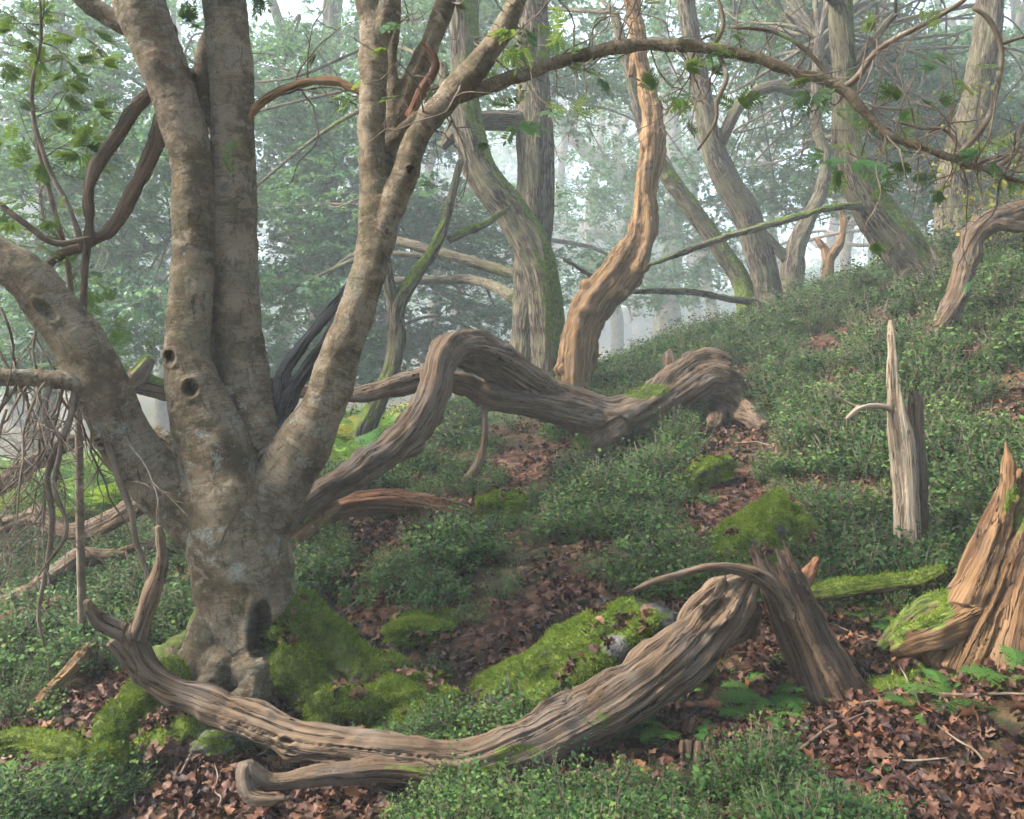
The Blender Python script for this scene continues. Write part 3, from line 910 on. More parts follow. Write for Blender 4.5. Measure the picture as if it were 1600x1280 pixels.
for rows in ([(1315,140,4.03,6),(1340,120,4.0,6),(1365,85,4.0,5),(1400,60,3.98,4.5),(1450,35,3.95,4),(1500,5,3.92,4),(1540,-30,3.9,3)],
             [(1490,250,3.98,5),(1535,200,3.95,5),(1555,150,3.93,4),(1565,80,3.92,4),(1545,30,3.9,4),(1520,12,3.9,3)],
             [(1560,72,3.92,3),(1590,60,3.9,3),(1630,50,3.88,2.5)],
             [(1545,268,3.97,5),(1585,240,3.95,4),(1600,190,3.95,3),(1640,150,3.95,3)],
             [(1510,250,3.98,4),(1480,205,3.98,3),(1440,200,3.98,3),(1400,190,3.98,2)],
             [(1110,78,4.1,4),(1130,40,4.05,4),(1120,-10,4.05,3)],
             [(1120,80,4.1,4),(1135,120,4.05,4),(1120,160,4.05,3.5),(1118,190,4.05,3),(1090,235,4.05,2)],
             [(1300,125,4.05,4),(1260,80,4.05,4),(1210,50,4.05,3.5),(1140,42,4.05,3)]):
    tw.append(px_chain(rows, "twigs"))
v_, q_, t_, w_ = tubes_mesh(tw, 6, base)
o = link("bare_twigs", mk_mesh("bare_twigs", v_, [q_, t_], M['twig']), RP["branch:arch"]); tag(o, kind="stuff")
tw = []
for st, n in (("stem:d2", 10), ("stem:f2", 8), ("branch:f1", 6), ("branch:m", 6), ("stem:c2", 3)):
    c = [c for c in ch if c.part == st][0]
    for k in range(n):
        i = int(len(c.pos) * RNG.uniform(.25, .95))
        grow(c.pos[i], (RNG.normal(.3, .6), RNG.normal(0, .5), RNG.normal(.2, .7)), RNG.uniform(.3, .8), RNG.uniform(.004, .006), tw, 0, .03, .33, 3, ends, 2, .06)
v_, q_, t_, w_ = tubes_mesh(tw, 6, base)
o = link("bare_twigs", mk_mesh("bare_twigs", v_, [q_, t_], M['twig']), RP["stem:d2"]); tag(o, kind="stuff")
pe = [e for e in ends if RNG.random() < .07]
if pe: foliage("crown", [e[0] for e in pe], [e[1] + np.array([0, 0, -.2]) for e in pe], 'rowan', .6, rowan, base, M['rowanleaf'])

# thin sapling on the left
b0 = P(118, 640, 4.7); b0[2] = gz1(b0[0], b0[1])
sap = empty("rowan_sapling", b0, "slender sapling with feathery green leaves beside the leaning stem", "sapling")
sc = [Chain(np.concatenate([[b0 + np.array([0, 0, -.1])], [P(*r) for r in [(125,820,4.7),(122,640,4.7),(108,430,4.65),(85,330,4.6),(60,230,4.55),(50,140,4.5),(64,60,4.45),(60,-40,4.4)]]]), np.array([14,13,12,10,9,8,6,5,3]) * 4.5 / FPX * .5, "stem")]
v_, q_, t_, w_ = tubes_mesh(sc, 8, b0)
link("stem", mk_mesh("stem", v_, [q_, t_], M['twig']), sap)
tw = []; ends = []
for k in range(30):
    i = int(len(sc[0].pos) * RNG.uniform(.45, .98))
    grow(sc[0].pos[i], (RNG.normal(-.1, .8), RNG.normal(0, .6), RNG.uniform(.1, .8)), RNG.uniform(.25, .6), .004, tw, 0, .0, .2, 3, ends, 2, .07)
v_, q_, t_, w_ = tubes_mesh(tw, 5, b0)
o = link("twigs", mk_mesh("twigs", v_, [q_, t_], M['twig']), sap); tag(o, kind="stuff")
ends = [e for e in ends if RNG.random() < .33]
foliage("crown", [e[0] for e in ends], [e[1] for e in ends], 'rowan', .62, sap, b0, M['rowanleaf'])

# ------------------------------------------------------------------ fallen and broken dead wood
def deadwood(name, label, chains, mats, voxel=.009, cat="log", moss=(.75, .0), irr=.12, flute=.10, sm=2, seed=0., amp=1., base=None, group=None, mossfn=None, tuft=True, carves=()):
    if base is None:
        base = chains[0].pos[len(chains[0].pos) // 2].copy()
        base[2] = gz1(base[0], base[1])
    root = empty(name, base, label, cat, group)
    fu = fuse(chains, voxel, 'dead', 26, irr, flute, sm, seed, amp)
    for c in carves: carve(fu, *c)
    if carves: fu['N'] = vnormals(fu['V'], fu['F'])
    m = moss_mask(fu, moss[0], moss[1]) if mossfn is None else mossfn(fu)
    pr = emit(fu, root, base, mats, m)
    if tuft and (m > .6).any():
        blades("moss", fu['V'], fu['N'], sstep(.55, .8, m), list(pr.values())[0], base, 2. if voxel < .012 else 3., .010, .0026)
    return root, fu

def pxmoss(spots, base_amt=0.):
    def f(fu):
        X, Y, _ = project(fu['V'])
        m = np.full(len(X), base_amt)
        for (a, b, rx, ry, k) in spots:
            q = ((X - a) / rx) ** 2 + ((Y - b) / ry) ** 2
            m = np.maximum(m, k * (1 - sstep(.4, 1.2, q)))
        return np.clip(m + .6 * fbm(fu['V'] * 7, 4) * (m > .05) + .15 * (fu['N'][:, 2] - .3) * (m > .05), 0, 1)
    return f

RESTING = True
# foreground log sweeping from the broken stump to the forked tip
d1 = 3.62
log1 = [
 px_chain([(1172,905,3.82,16),(1150,930,3.8,30),(1110,980,3.74,38),(1050,1040,3.66,42),(975,1092,3.56,44),(890,1138,3.47,40),(800,1176,3.40,38),(720,1196,3.37,40),(640,1184,3.38,33),(560,1170,3.4,29),(480,1158,3.44,28),(400,1128,3.5,28),(320,1095,3.55,25),(255,1066,3.57,25),(222,1035,3.57,24),(210,1000,3.58,21),(205,985,3.58,17)], "trunk", twist=.5),
 px_chain([(1165,900,3.86,9),(1120,925,3.84,20),(1085,958,3.80,18),(1060,1003,3.74,15),(1000,1066,3.66,15),(940,1106,3.58,12)], "trunk", twist=.5),
 *[px_chain([(1110 + k * 9,985 - k * 5,3.74 + .02 * k,15),(1135 + k * 9,945 - k * 3,3.78 + .02 * k,11),(1152 + k * 9 + j,915 - 2 * k + j,3.8 + .02 * k,6),(1160 + k * 10 + j,898 - j,3.82 + .02 * k,2)], "trunk", ds=.015) for k, j in ((-3,4),(-2,-8),(-1,6),(0,-4),(1,8))],
 px_chain([(212,1005,3.58,19),(226,965,3.57,15),(237,925,3.55,14),(250,890,3.53,11),(252,855,3.5,8),(247,822,3.48,5)], "branch:up", ds=.015),
 px_chain([(206,998,3.58,16),(182,985,3.56,14),(158,972,3.53,12),(143,955,3.5,9),(135,938,3.48,6)], "branch:left", ds=.015),
 px_chain([(222,1060,3.56,14),(203,1040,3.52,11),(185,1018,3.48,10),(170,1003,3.46,9)], "branch:stub", ds=.015),
 px_chain([(735,1215,3.34,26),(680,1208,3.32,22),(600,1202,3.3,19),(530,1208,3.26,16),(470,1216,3.22,14),(425,1222,3.19,13),(398,1208,3.17,14),(384,1198,3.16,13),(382,1220,3.14,12),(392,1244,3.12,12),(420,1250,3.1,11),(448,1248,3.1,6)], "branch:low", ds=.015),
]
deadwood("fallen_log", "long twisting grey log with forked tip lying below the many-stemmed tree", log1, M['dead_grey'], .0075,
         mossfn=pxmoss([(740,1225,90,35,.95),(820,1190,60,30,.6),(640,1205,60,14,.5),(930,1130,40,20,.3)]), seed=3., flute=.07,
         carves=[(448,1158,12,6,.03,.008,.2), (1120,955,28,16,.05,.01,-.6)])

def fibre_stump(base_px, top_px, base_d, top_d, rb, rt, n, jag, part="stump", hollow=.55, seed=0, fr=.42, sink=.15, twist=0., fl=.55):
    """a broken stump as a ring of splintering fibres"""
    rg = np.random.default_rng(seed)
    b = P(base_px[0], base_px[1], base_d); t = P(top_px[0], top_px[1], top_d)
    ax = t - b; Lx = np.linalg.norm(ax); a = ax / Lx
    u = norm(np.cross(a, [0.1, 1, 0.05])); w = np.cross(a, u)
    Rb, Rt = rb * base_d / FPX, rt * top_d / FPX
    out = []
    for k in range(n):
        th = 2 * math.pi * (k + rg.uniform(-.3, .3)) / n
        h = jag(th, rg)
        pts, rad = [], []
        m = 6
        for i in range(m):
            f = -sink / Lx + (h + sink / Lx) * i / (m - 1)
            flare = 1 + fl * max(0, .25 - f) / .25 * rg.uniform(.6, 1.4)
            R = (Rb + (Rt - Rb) * min(1, max(0, f))) * hollow * flare
            ph = th + twist * f
            pts.append(b + a * Lx * f + (u * math.cos(ph) + w * math.sin(ph)) * R)
            rr = (Rb + (Rt - Rb) * min(1, max(0, f))) * fr * (1.0 if i < m - 2 else (.75 if i == m - 2 else .22))
            rad.append(rr)
        out.append(Chain(pts, rad, part, .03, 0.))
    return out

RESTING = False
# leaning broken stump
st2 = fibre_stump((1288, 1058), (1212, 890), 3.86, 3.9, 46, 42, 16, lambda th, rg: rg.uniform(.72, 1.34), seed=4, fr=.27, hollow=.66, fl=.2)
st2 += [px_chain([(1232,960,3.82,16),(1212,925,3.8,14),(1185,900,3.78,12),(1150,889,3.75,9),(1110,886,3.72,7),(1060,898,3.7,6),(1020,910,3.68,5),(985,924,3.66,2.5)], "splinter", ds=.015),
        px_chain([(1245,930,3.95,12),(1262,900,4.0,12),(1278,872,4.03,7)], "splinter:b", ds=.015),
        px_chain([(1180,950,3.9,10),(1160,980,3.95,14),(1130,1000,4.0,14)], "splinter:c", ds=.015)]
deadwood("broken_stump", "dark leaning stump with a splintered top at the end of the long log", st2, {'*': M['dead_damp'], 'splinter': M['dead_grey'], 'splinter:b': M['dead_red']}, .008, "stump", seed=6., sm=1, irr=.15, flute=.15,
         base=np.array([*P(1288, 1058, 3.86)[:2], gz1(*P(1288, 1058, 3.86)[:2])]), moss=(.9, .02))

# golden rotting stump on the right
st3 = fibre_stump((1545, 1010), (1628, 740), 3.86, 3.9, 70, 54, 14, lambda th, rg: rg.uniform(.6, 1.12), seed=9, fr=.36, hollow=.72, twist=.25, fl=.4)
st3 += [px_chain([(1480,1005,3.8,26),(1515,930,3.78,24),(1548,860,3.78,20),(1568,790,3.78,14),(1575,730,3.78,8),(1572,690,3.78,3)], "splinter:a", ds=.02),
        px_chain([(1520,960,3.76,22),(1470,985,3.74,24),(1430,1000,3.76,22),(1395,1015,3.8,14)], "root:a"),
        px_chain([(1500,945,3.92,22),(1462,945,3.95,19),(1430,962,3.98,17),(1402,990,4.0,15),(1375,1015,4.0,10)], "root:b"), px_chain([(1475,985,3.82,18),(1440,992,3.82,15),(1412,1012,3.84,11)], "root:c")]
deadwood("rotten_stump", "golden-brown rotting stump with a tall splinter and mossy root flare", st3, {'*': M['dead_rust'], 'root:b': M['dead_dark']}, .008, "stump", seed=8., sm=1, irr=.16, flute=.16,
         base=np.array([*P(1535, 1005, 3.82)[:2], gz1(*P(1535, 1005, 3.82)[:2])]), mossfn=pxmoss([(1425,945,75,45,.75),(1590,800,25,50,.5),(1380,990,40,40,.7)]))

# standing split post
dps = GD(1425, 893)
sn = [px_chain([(1412,925,dps,9),(1410,860,dps,11),(1408,780,dps,12),(1402,700,dps,12),(1396,640,dps,9),(1394,570,dps,7.5),(1393,530,dps,5.5),(1391,500,dps,2)], "spike", ds=.02),
      px_chain([(1425,925,dps-.02,11),(1424,850,dps-.02,12),(1420,760,dps-.02,11),(1415,690,dps-.02,9),(1408,640,dps-.02,6),(1404,600,dps-.02,2.5)], "spike", ds=.02),
      px_chain([(1438,925,dps+.03,11),(1438,850,dps+.03,12),(1435,760,dps+.03,12),(1432,690,dps+.03,10),(1430,640,dps+.03,9),(1428,612,dps+.03,6)], "slab", ds=.02),
      px_chain([(1444,925,dps+.05,8),(1444,850,dps+.05,9),(1441,760,dps+.05,9),(1437,690,dps+.05,8),(1437,640,dps+.05,6),(1438,615,dps+.05,4)], "slab", ds=.02),
      px_chain([(1402,645,dps,5),(1385,636,dps-.02,4.5),(1360,634,dps-.05,4.5),(1340,640,dps-.08,4),(1322,655,dps-.1,2.5)], "branch", ds=.012),
      px_chain([(1348,637,dps-.06,3.5),(1330,632,dps-.05,3),(1312,622,dps-.05,2),(1305,612,dps-.05,1.5)], "branch", ds=.012)]
deadwood("split_snag", "upright pale split post with one tall pointed spike", sn, {'*': M['dead_pale'], 'slab': M['dead_grey']}, .0065, "snag", seed=11., sm=1, irr=.2, flute=.25, moss=(2., 0.),
         base=np.array([*P(1428, 893, dps)[:2], gz1(*P(1428, 893, dps)[:2])]))

RESTING = True
# mossy pole between the two stumps
pole = [px_chain([(1262,930,4.25,13),(1320,920,4.22,15),(1380,912,4.2,15),(1430,906,4.15,13),(1475,890,4.1,10)], "trunk")]
deadwood("mossy_pole", "thin mossy pole lying between the dark stump and golden stump", pole, M['dead_grey'], .008, "log", mossfn=lambda f: np.clip(.62 + .5 * f['N'][:, 2] + .3 * fbm(f['V'] * 6, 3), 0, 1), seed=4.)

# arching fallen trunk in the middle distance
log4 = [
 px_chain([(1135,588,8.25,30),(1100,582,8.25,34),(1060,604,8.2,34),(1010,636,8.1,33),(955,655,8.0,34),(900,640,7.9,33),(855,618,7.8,30),(815,592,7.6,32),(775,562,7.4,32),(738,545,7.2,30),(706,545,7.0,27),(688,570,6.9,27),(676,615,6.75,28),(648,665,6.6,29),(600,710,6.4,27),(548,745,6.2,24),(495,775,6.0,22),(450,806,5.8,20),(418,832,5.6,16)], "trunk", twist=.4),
 px_chain([(930,655,7.9,26),(870,640,7.72,23),(820,628,7.6,22),(770,622,7.5,22),(730,602,7.45,19),(690,592,7.4,19),(640,597,7.35,19),(590,610,7.3,15),(540,618,7.25,13),(480,612,7.2,11),(440,612,7.2,8)], "branch:low", twist=.4),
 px_chain([(960,665,7.95,28),(925,692,7.85,22),(900,715,7.75,15),(868,732,7.65,7)], "branch:prop"),
 px_chain([(757,632,7.45,6),(758,670,7.4,6.5),(755,700,7.35,7),(742,735,7.3,7),(720,755,7.25,4)], "branch:hang", ds=.02),
 px_chain([(700,528,7.05,9),(682,540,7.0,8),(675,570,6.85,8),(672,600,6.8,5)], "trunk"),
 px_chain([(1060,590,8.25,16),(1045,565,8.25,11),(1048,545,8.25,4)], "stub:a"),
 px_chain([(1075,585,8.2,14),(1072,560,8.2,9),(1085,548,8.2,3)], "stub:b"),
 px_chain([(1115,590,8.3,24),(1140,610,8.35,27),(1160,640,8.35,24),(1180,655,8.3,17),(1195,668,8.3,9)], "root_plate", twist=.8),
 px_chain([(1135,600,8.4,22),(1125,640,8.4,20),(1115,668,8.4,12)], "root_plate", twist=.8),
]
deadwood("arching_log", "fallen bleached trunk arching over the slope with a crooked knee", log4, {'*': M['dead_grey'], 'root_plate': M['dead_dark'], 'branch:low': M['dead_grey']}, .013, "log",
         mossfn=pxmoss([(1010,610,45,14,.9),(905,700,22,25,.7)]), seed=14., flute=.06)

# red-brown log and brace behind the tree
log5 = [px_chain([(490,806,6.4,18),(540,790,6.5,20),(600,784,6.6,19),(660,790,6.7,16),(715,797,6.8,11),(750,800,6.85,6)], "trunk"),
        px_chain([(520,785,6.45,10),(600,770,6.6,8),(680,780,6.75,6)], "trunk")]
deadwood("red_log", "red-brown split log lying under the arching trunk", log5, M['dead_red'], .011, "log", seed=16., flute=.2, moss=(1.2, 0))
br = [px_chain([(440,862,5.75,13),(470,840,5.85,14),(500,812,6.0,14),(525,790,6.15,11)], "trunk")]
deadwood("propped_branch", "short brown branch propped against the red-brown log", br, M['dead_gold'], .011, "branch", seed=17., moss=(1.2, 0))

# dead limbs on the left
deadwood("curved_dead_limb", "curved bare dead limb under the leaning stem's hanging twigs",
  [px_chain([(-60,815,6.4,12),(0,822,6.3,12),(35,812,6.3,11),(62,806,6.25,12),(90,826,6.2,12),(130,832,6.1,14),(180,812,6.05,15),(228,782,6.0,17),(262,765,6.0,14)], "trunk")], M['dead_grey'], .011, "log", seed=20., moss=(1.2, 0))
deadwood("pale_dead_log", "pale peeling log resting on the green bank left of the tree",
  [px_chain([(-80,960,5.6,15),(0,945,5.6,15),(50,925,5.62,15),(90,895,5.65,16),(125,872,5.7,15),(165,870,5.75,12),(200,868,5.8,8)], "trunk"),
   px_chain([(170,880,5.8,6),(190,862,5.85,6),(225,853,5.9,7),(255,856,5.95,4)], "branch")], M['dead_grey'], .010, "log", seed=21., moss=(1.2, 0))
deadwood("lower_dead_log", "brown log lying just below the pale peeling log",
  [px_chain([(-60,985,5.2,10),(0,970,5.2,11),(50,958,5.25,11),(100,935,5.3,7)], "trunk")], M['dead_red'], .010, "log", seed=22., moss=(1.2, 0))
deadwood("broken_pole", "straight brown broken pole leaning through the dry twigs",
  [px_chain([(48,1118,4.25,9),(70,1085,4.3,10),(105,1050,4.4,10),(130,1022,4.5,10),(143,1006,4.55,6)], "trunk")], M['dead_gold'], .008, "log", seed=23., moss=(1.2, 0))
deadwood("mossy_root_log", "thick log fully wrapped in bright moss beside the mossy root",
  [lie([(-60,1180,24),(0,1172,24),(45,1165,22),(90,1172,24),(130,1182,20),(150,1190,10)], "trunk", .7)], M['dead_dark'], .009, "log", seed=24., mossfn=lambda f: np.clip(.85 + .4 * fbm(f['V'] * 7, 3) + .2 * f['N'][:, 2], 0, 1))
deadwood("dark_mossy_limb", "dark mossy limb hanging behind the leaning stem",
  [px_chain([(150,560,7.6,12),(190,590,7.6,15),(240,605,7.6,16),(290,610,7.7,14),(330,600,7.8,12)], "trunk"), px_chain([(190,612,7.5,12),(215,585,7.5,14),(235,560,7.6,10)], "branch")], M['dead_dark'], .014, "log", moss=(.3, .3), seed=25.)
deadwood("grey_sloping_log", "grey sloping log seen through the hanging twigs",
  [px_chain([(-60,790,7.4,15),(0,755,7.4,16),(50,725,7.4,15),(95,700,7.4,13),(130,680,7.4,8)], "trunk")], M['dead_dark'], .014, "log", moss=(.6, .1), seed=26.)

RESTING = False
# ------------------------------------------------------------------ dead standing trees
g = GD(895, 592)
def grounded(rows, part="trunk", ds=.05, twist=0.):
    """a standing trunk: its foot is carried down into the soil"""
    pos = np.array([P(r[0], r[1], r[2]) for r in rows]); rad = np.array([r[3] * r[2] / FPX for r in rows])
    z = gz1(pos[0, 0], pos[0, 1])
    d = norm(pos[0] - pos[1])
    foot = pos[0].copy(); foot[2] = min(z - .25, pos[0, 2] - .15)
    foot[:2] += d[:2] * .1
    c = Chain(np.concatenate([[foot], pos]), np.concatenate([[rad[0] * 1.15], rad]), part, ds, twist)
    b = pos[0].copy(); b[2] = z
    return c, b

c0, b0 = grounded([(895,592,11,27),(905,525,11,28),(928,472,10.9,31),(972,424,10.8,31),(1004,368,10.7,21),(1010,295,10.7,16),(1020,222,10.6,19),(1015,165,10.6,15),(1000,90,10.6,13),(990,0,10.6,13),(982,-90,10.6,12)], twist=.35)
golds = [c0, px_chain([(905,600,11.3,18),(915,560,11.3,18),(920,520,11.2,16)], "trunk"), px_chain([(985,120,10.6,5),(990,90,10.6,7)], "trunk")]
deadwood("dead_oak", "barkless golden dead tree twisting up beside two living oaks", golds, M['dead_gold'], .018, "tree", moss=(2, 0), seed=30., flute=.10, base=b0, amp=1.15)

db = GD(1434, 556) - .02
c1, b1 = grounded([(1434,552,db,8),(1452,528,db+.02,11),(1474,498,db+.06,14),(1496,460,db+.1,16),(1510,412,db+.1,17),(1520,375,db+.08,18),(1542,350,db+.04,18),(1575,340,db,17),(1610,328,db-.05,17),(1660,302,db-.1,15),(1730,272,db-.2,12)], twist=.3)
deadwood("bent_dead_tree", "barkless dead trunk bent over at a right angle on the slope", [c1, px_chain([(1560,347,db,14),(1590,354,db-.05,11),(1620,352,db-.05,8)], "trunk")], M['dead_grey'], .013, "tree", moss=(2, 0), seed=31., flute=.2, base=b1, amp=1.15)

c2, b2 = grounded([(1287,487,14,9),(1292,440,14,9),(1297,405,14,9),(1312,380,14,7),(1318,350,14,6),(1312,320,14,4)])
deadwood("small_golden_snag", "small forked golden snag on the misty skyline", [c2, px_chain([(1294,405,14,7),(1286,385,14,6),(1276,372,14,4)], "branch")], M['dead_gold'], .022, "tree", moss=(2, 0), seed=32., base=b2)

# ------------------------------------------------------------------ living oaks on the slope
TREES = []
def oak(label, rows, limbs=(), moss=(.5, .15), voxel=.028, group="oaks on the misty slope", seed=0., name="oak_tree", twist=.1, kind='oak', mossk=None):
    c, b = grounded(rows, "trunk", .08, twist)
    chains = [c]
    # root flare
    r0 = rows[0][3] * rows[0][2] / FPX
    for k in range(4):
        a = seed + k * 1.6 + .4
        dv = np.array([math.cos(a), math.sin(a), 0])
        p0 = b + np.array([0, 0, .35]) + dv * r0 * .3
        p1 = b + dv * r0 * 1.15 + np.array([0, 0, .02]); p2 = b + dv * r0 * 1.9 + np.array([0, 0, -.2])
        chains.append(Chain([p0, p1, p2], [r0 * .55, r0 * .42, r0 * .2], "trunk", .06))
    for i, l in enumerate(limbs): chains.append(px_chain(l, "limb:%d" % i, .06))
    root = empty(name, b, label, "tree", group)
    fu = fuse(chains, voxel, 'oak', 20, .10, .05, 2, seed)
    m = moss_mask(fu, moss[0], moss[1], 1.6, (b[2] + .1, b[2] + 1.3, .25)) if mossk is None else mossk(fu)
    emit(fu, root, b, M['oak'], m)
    TREES.append(dict(root=root, base=b, chains=chains[:1] + chains[5:], anchors=[], seed=seed, kind=kind))
    return TREES[-1]

def right_moss(fu):      # moss on the upper, right-hand side of a leaning trunk
    m = .42 + .75 * (fu['N'][:, 0] * .8 + fu['N'][:, 2] * .7) - .1 + .5 * fbm(fu['V'] * 1.8, 3)
    return np.clip(m, 0, 1)

oak("leaning oak with moss-covered upper trunk beside the golden dead tree",
    [(856,605,12,28),(856,540,12,27),(852,470,12,28),(838,405,12,27),(800,335,12,27),(762,285,12,26),(742,245,12,25),(728,180,12,23),(728,80,12,22),(722,-20,12,22),(715,-150,12,20)],
    [[(735,195,12,14),(700,150,12.2,10),(690,100,12.4,8)]], (.4, .2), .024, seed=1., mossk=right_moss)
oak("straight grey oak with one thick elbow limb behind the leaning mossy oak",
    [(815,600,13,24),(822,520,13,25),(830,430,13,27),(836,330,13,29),(838,240,13,29),(836,180,13,28),(834,100,13,24),(832,0,13,23),(828,-150,13,21)],
    [[(838,195,13,18),(800,190,12.9,15),(760,188,12.8,14),(725,195,12.7,12),(690,230,12.8,8)]], (.6, .12), .024, seed=2.)
oak("dark oak leaning left from the top of the slope with a mossy right side",
    [(1446,436,10.8,34),(1415,392,10.8,32),(1375,340,10.8,29),(1345,285,10.8,26),(1326,225,10.8,20),(1320,160,10.8,19),(1320,100,10.8,18),(1314,30,10.8,18),(1308,-60,10.8,17),(1300,-160,10.8,16)],
    [[(1360,325,10.7,6),(1320,322,10.6,5.5),(1260,335,10.4,5.5),(1200,352,10.3,5.5),(1120,375,10.2,5),(1060,398,10.1,4.5),(1010,416,10.1,3)],
     [(1322,120,10.8,8),(1360,70,10.6,6),(1400,20,10.4,5)]], (.3, .22), .022, seed=3., mossk=right_moss)
oak("pale oak curving up left from the skyline beside a mossy twin",
    [(1200,502,14.2,24),(1198,450,14.2,21),(1185,390,14.2,21),(1165,330,14.2,20),(1132,275,14.2,19),(1108,215,14.2,17),(1098,150,14.2,15),(1085,80,14.2,14),(1070,0,14.2,13),(1055,-140,14.2,12)],
    [[(1118,240,14.2,9),(1160,160,14.1,9),(1210,135,14,8),(1260,150,14,7)], [(1182,472,14,6),(1140,467,13.6,5),(1080,456,13.4,5),(1020,455,13.2,4.5),(960,450,13,4),(880,405,13,3)]], (.6, .1), .026, seed=4.)
oak("slender oak with yellow-green moss rising left from the skyline",
    [(1172,496,14.6,20),(1158,440,14.6,15),(1130,395,14.6,14),(1092,340,14.6,14),(1058,295,14.6,13),(1030,255,14.6,12),(1005,200,14.6,10),(985,120,14.6,8),(960,20,14.6,7)],
    [], (.0, .42), .026, seed=5.)
oak("crooked oak with a burr in the mist beside the small golden snag",
    [(1232,494,16,19),(1236,455,16,16),(1238,420,16,18),(1244,385,16,15),(1262,345,16,12),(1282,300,16,10),(1290,250,16,9),(1275,180,16,8),(1280,60,16,7)],
    [[(1238,410,16,9),(1205,380,16,8),(1180,345,16,6)]], (.5, .15), .03, seed=6.)
oak("foggy dark oak with a long limb reaching left behind the golden dead tree",
    [(1042,545,62,22),(1042,490,62,20),(1045,440,62,18),(1052,380,62,15),(1055,300,62,14),(1050,200,62,13),(1035,80,62,12),(1020,-100,62,11)],
    [[(1042,470,62,14),(1005,415,62,12),(975,385,62,11),(930,360,62,8)], [(1052,370,62,12),(1000,310,62,14),(955,270,62,14),(905,225,62,11),(870,180,62,9)]], (.6, .05), .11, seed=7.)
oak("upright oak half hidden by yellow birch leaves at the top of the slope",
    [(1488,395,12.6,30),(1490,330,12.6,27),(1492,280,12.6,25),(1508,220,12.6,24),(1525,150,12.6,22),(1540,70,12.6,20),(1548,-20,12.6,19),(1550,-150,12.6,17)],
    [], (.5, .15), .026, seed=8.)
oak("tall misty oak with forked limbs seen between the tree's upright stems",
    [(498,690,29.4,19),(500,600,29.4,18),(503,500,29.4,17),(506,400,29.4,17),(508,300,29.4,17),(511,230,29.4,19),(514,170,29.4,16),(516,90,29.4,15),(520,0,29.4,15),(522,-150,29.4,13)],
    [[(508,245,29.4,14),(482,200,29.3,13),(455,165,29.1,12),(420,140,28.9,11),(380,120,28.9,9)],
     [(514,75,29.4,11),(480,72,29.1,11),(440,74,28.9,11),(400,86,28.7,10),(350,80,28.5,8)], [(470,72,28.9,9),(440,40,28.9,8),(425,0,28.9,7),(400,-60,28.9,6)], [(516,60,29.4,10),(570,50,29.1,10),(630,38,28.7,9),(680,10,28.5,7)]], (.45, .2), .05, seed=9.)
oak("slim mossy oak bending right behind the arching fallen trunk",
    [(556,715,9.6,17),(570,670,9.6,17),(592,625,9.6,16),(612,580,9.6,14),(620,530,9.6,13),(620,480,9.6,12),(650,430,9.7,10),(680,385,9.8,9),(700,330,9.9,7),(720,250,10,5)],
    [[(619,490,9.6,10),(607,440,9.6,9),(600,390,9.6,8),(590,330,9.6,6)], [(700,375,9.9,6),(730,362,10,6.5),(765,348,10.1,5),(800,320,10.2,3)]], (.2, .35), .02, seed=10.)
oak("misty oak with wide drooping boughs beyond the leaning stem",
    [(60,700,24.7,20),(70,600,24.7,18),(60,480,24.7,17),(75,360,24.7,15),(85,250,24.7,14),(100,150,24.7,12),(90,20,24.7,11),(80,-120,24.7,10)],
    [[(70,330,24.7,9),(120,290,24.3,8),(170,250,23.9,7),(235,200,23.6,5)], [(85,250,24.7,9),(150,230,24.3,8),(210,190,23.9,7),(260,120,23.6,5)], [(70,400,24.7,8),(130,420,24.3,7),(200,400,23.9,6),(260,380,23.8,4)],
     [(92,60,24.7,9),(140,45,24.7,8),(200,40,24.7,7),(270,70,24.7,5)]], (.5, .1), .05, seed=11.)

# small trees filling the mist further back: each its own crooked trunk, limbs and crown
def far_oak(x, y, h, r, seed, ncl, kind='oakfar', low=.3, group="oaks fading into the mist", label="bare-boled oak fading into the mist beyond the slope"):
    rg = np.random.default_rng(seed)
    z = gz1(x, y)
    b = np.array([x, y, z])
    n = 9
    pts = [b + np.array([0, 0, -.3])]
    lean = rg.normal(0, .10, 2)
    for i in range(1, n):
        f = i / (n - 1)
        pts.append(b + np.array([lean[0] * h * f + rg.normal(0, .035 * h * f), lean[1] * h * f + rg.normal(0, .03 * h * f), h * f]))
    c = Chain(pts, r * np.linspace(1.15, .35, n), "trunk", .2, .1)
    chains = [c]
    for k in range(rg.integers(4, 7)):
        i = int(len(c.pos) * rg.uniform(.28, .9))
        a = rg.uniform(0, 6.28); L = h * rg.uniform(.16, .34)
        d = np.array([math.cos(a), math.sin(a), rg.uniform(.0, .6)])
        p = [c.pos[i]]
        for q in range(4):
            d = norm(d + rg.normal(0, .35, 3)); p.append(p[-1] + d * L / 4)
        chains.append(Chain(p, c.rad[i] * np.array([.62, .5, .4, .3, .16]), "limb:%d" % k, .2))
    root = empty("oak_tree", b, label, "tree", group)
    for i, cc in enumerate(chains):
        nm = cc.part.split(':')[0]
        v, q, t = cc.tube(12, seed + i, .12, .06)
        w = cc.wood(12, i * 3.)
        mo = np.clip(.25 + .3 * noise(v * 1.3), 0, 1)
        link(nm, mk_mesh(nm, v - b, [q, t], M['oak'], True, dict(wood=w, moss=mo, lichen=mo * 0)), root)
    T = dict(root=root, base=b, chains=chains, anchors=[], seed=seed, kind=kind)
    for k in range(ncl):
        cc = chains[rg.integers(0, len(chains))]
        i = int(len(cc.pos) * rg.uniform(.5 if cc is c else .6, 1.)) - 1
        p = cc.pos[i] + rg.normal(0, h * .075, 3) * np.array([1, 1, .6])
        p[2] = max(p[2], z + h * low * rg.uniform(.6, 1.2))
        T['anchors'].append((p, rg.uniform(.7, 1.5) * h / 11, int(rg.integers(28, 46))))
    TREES.append(T)
    return T

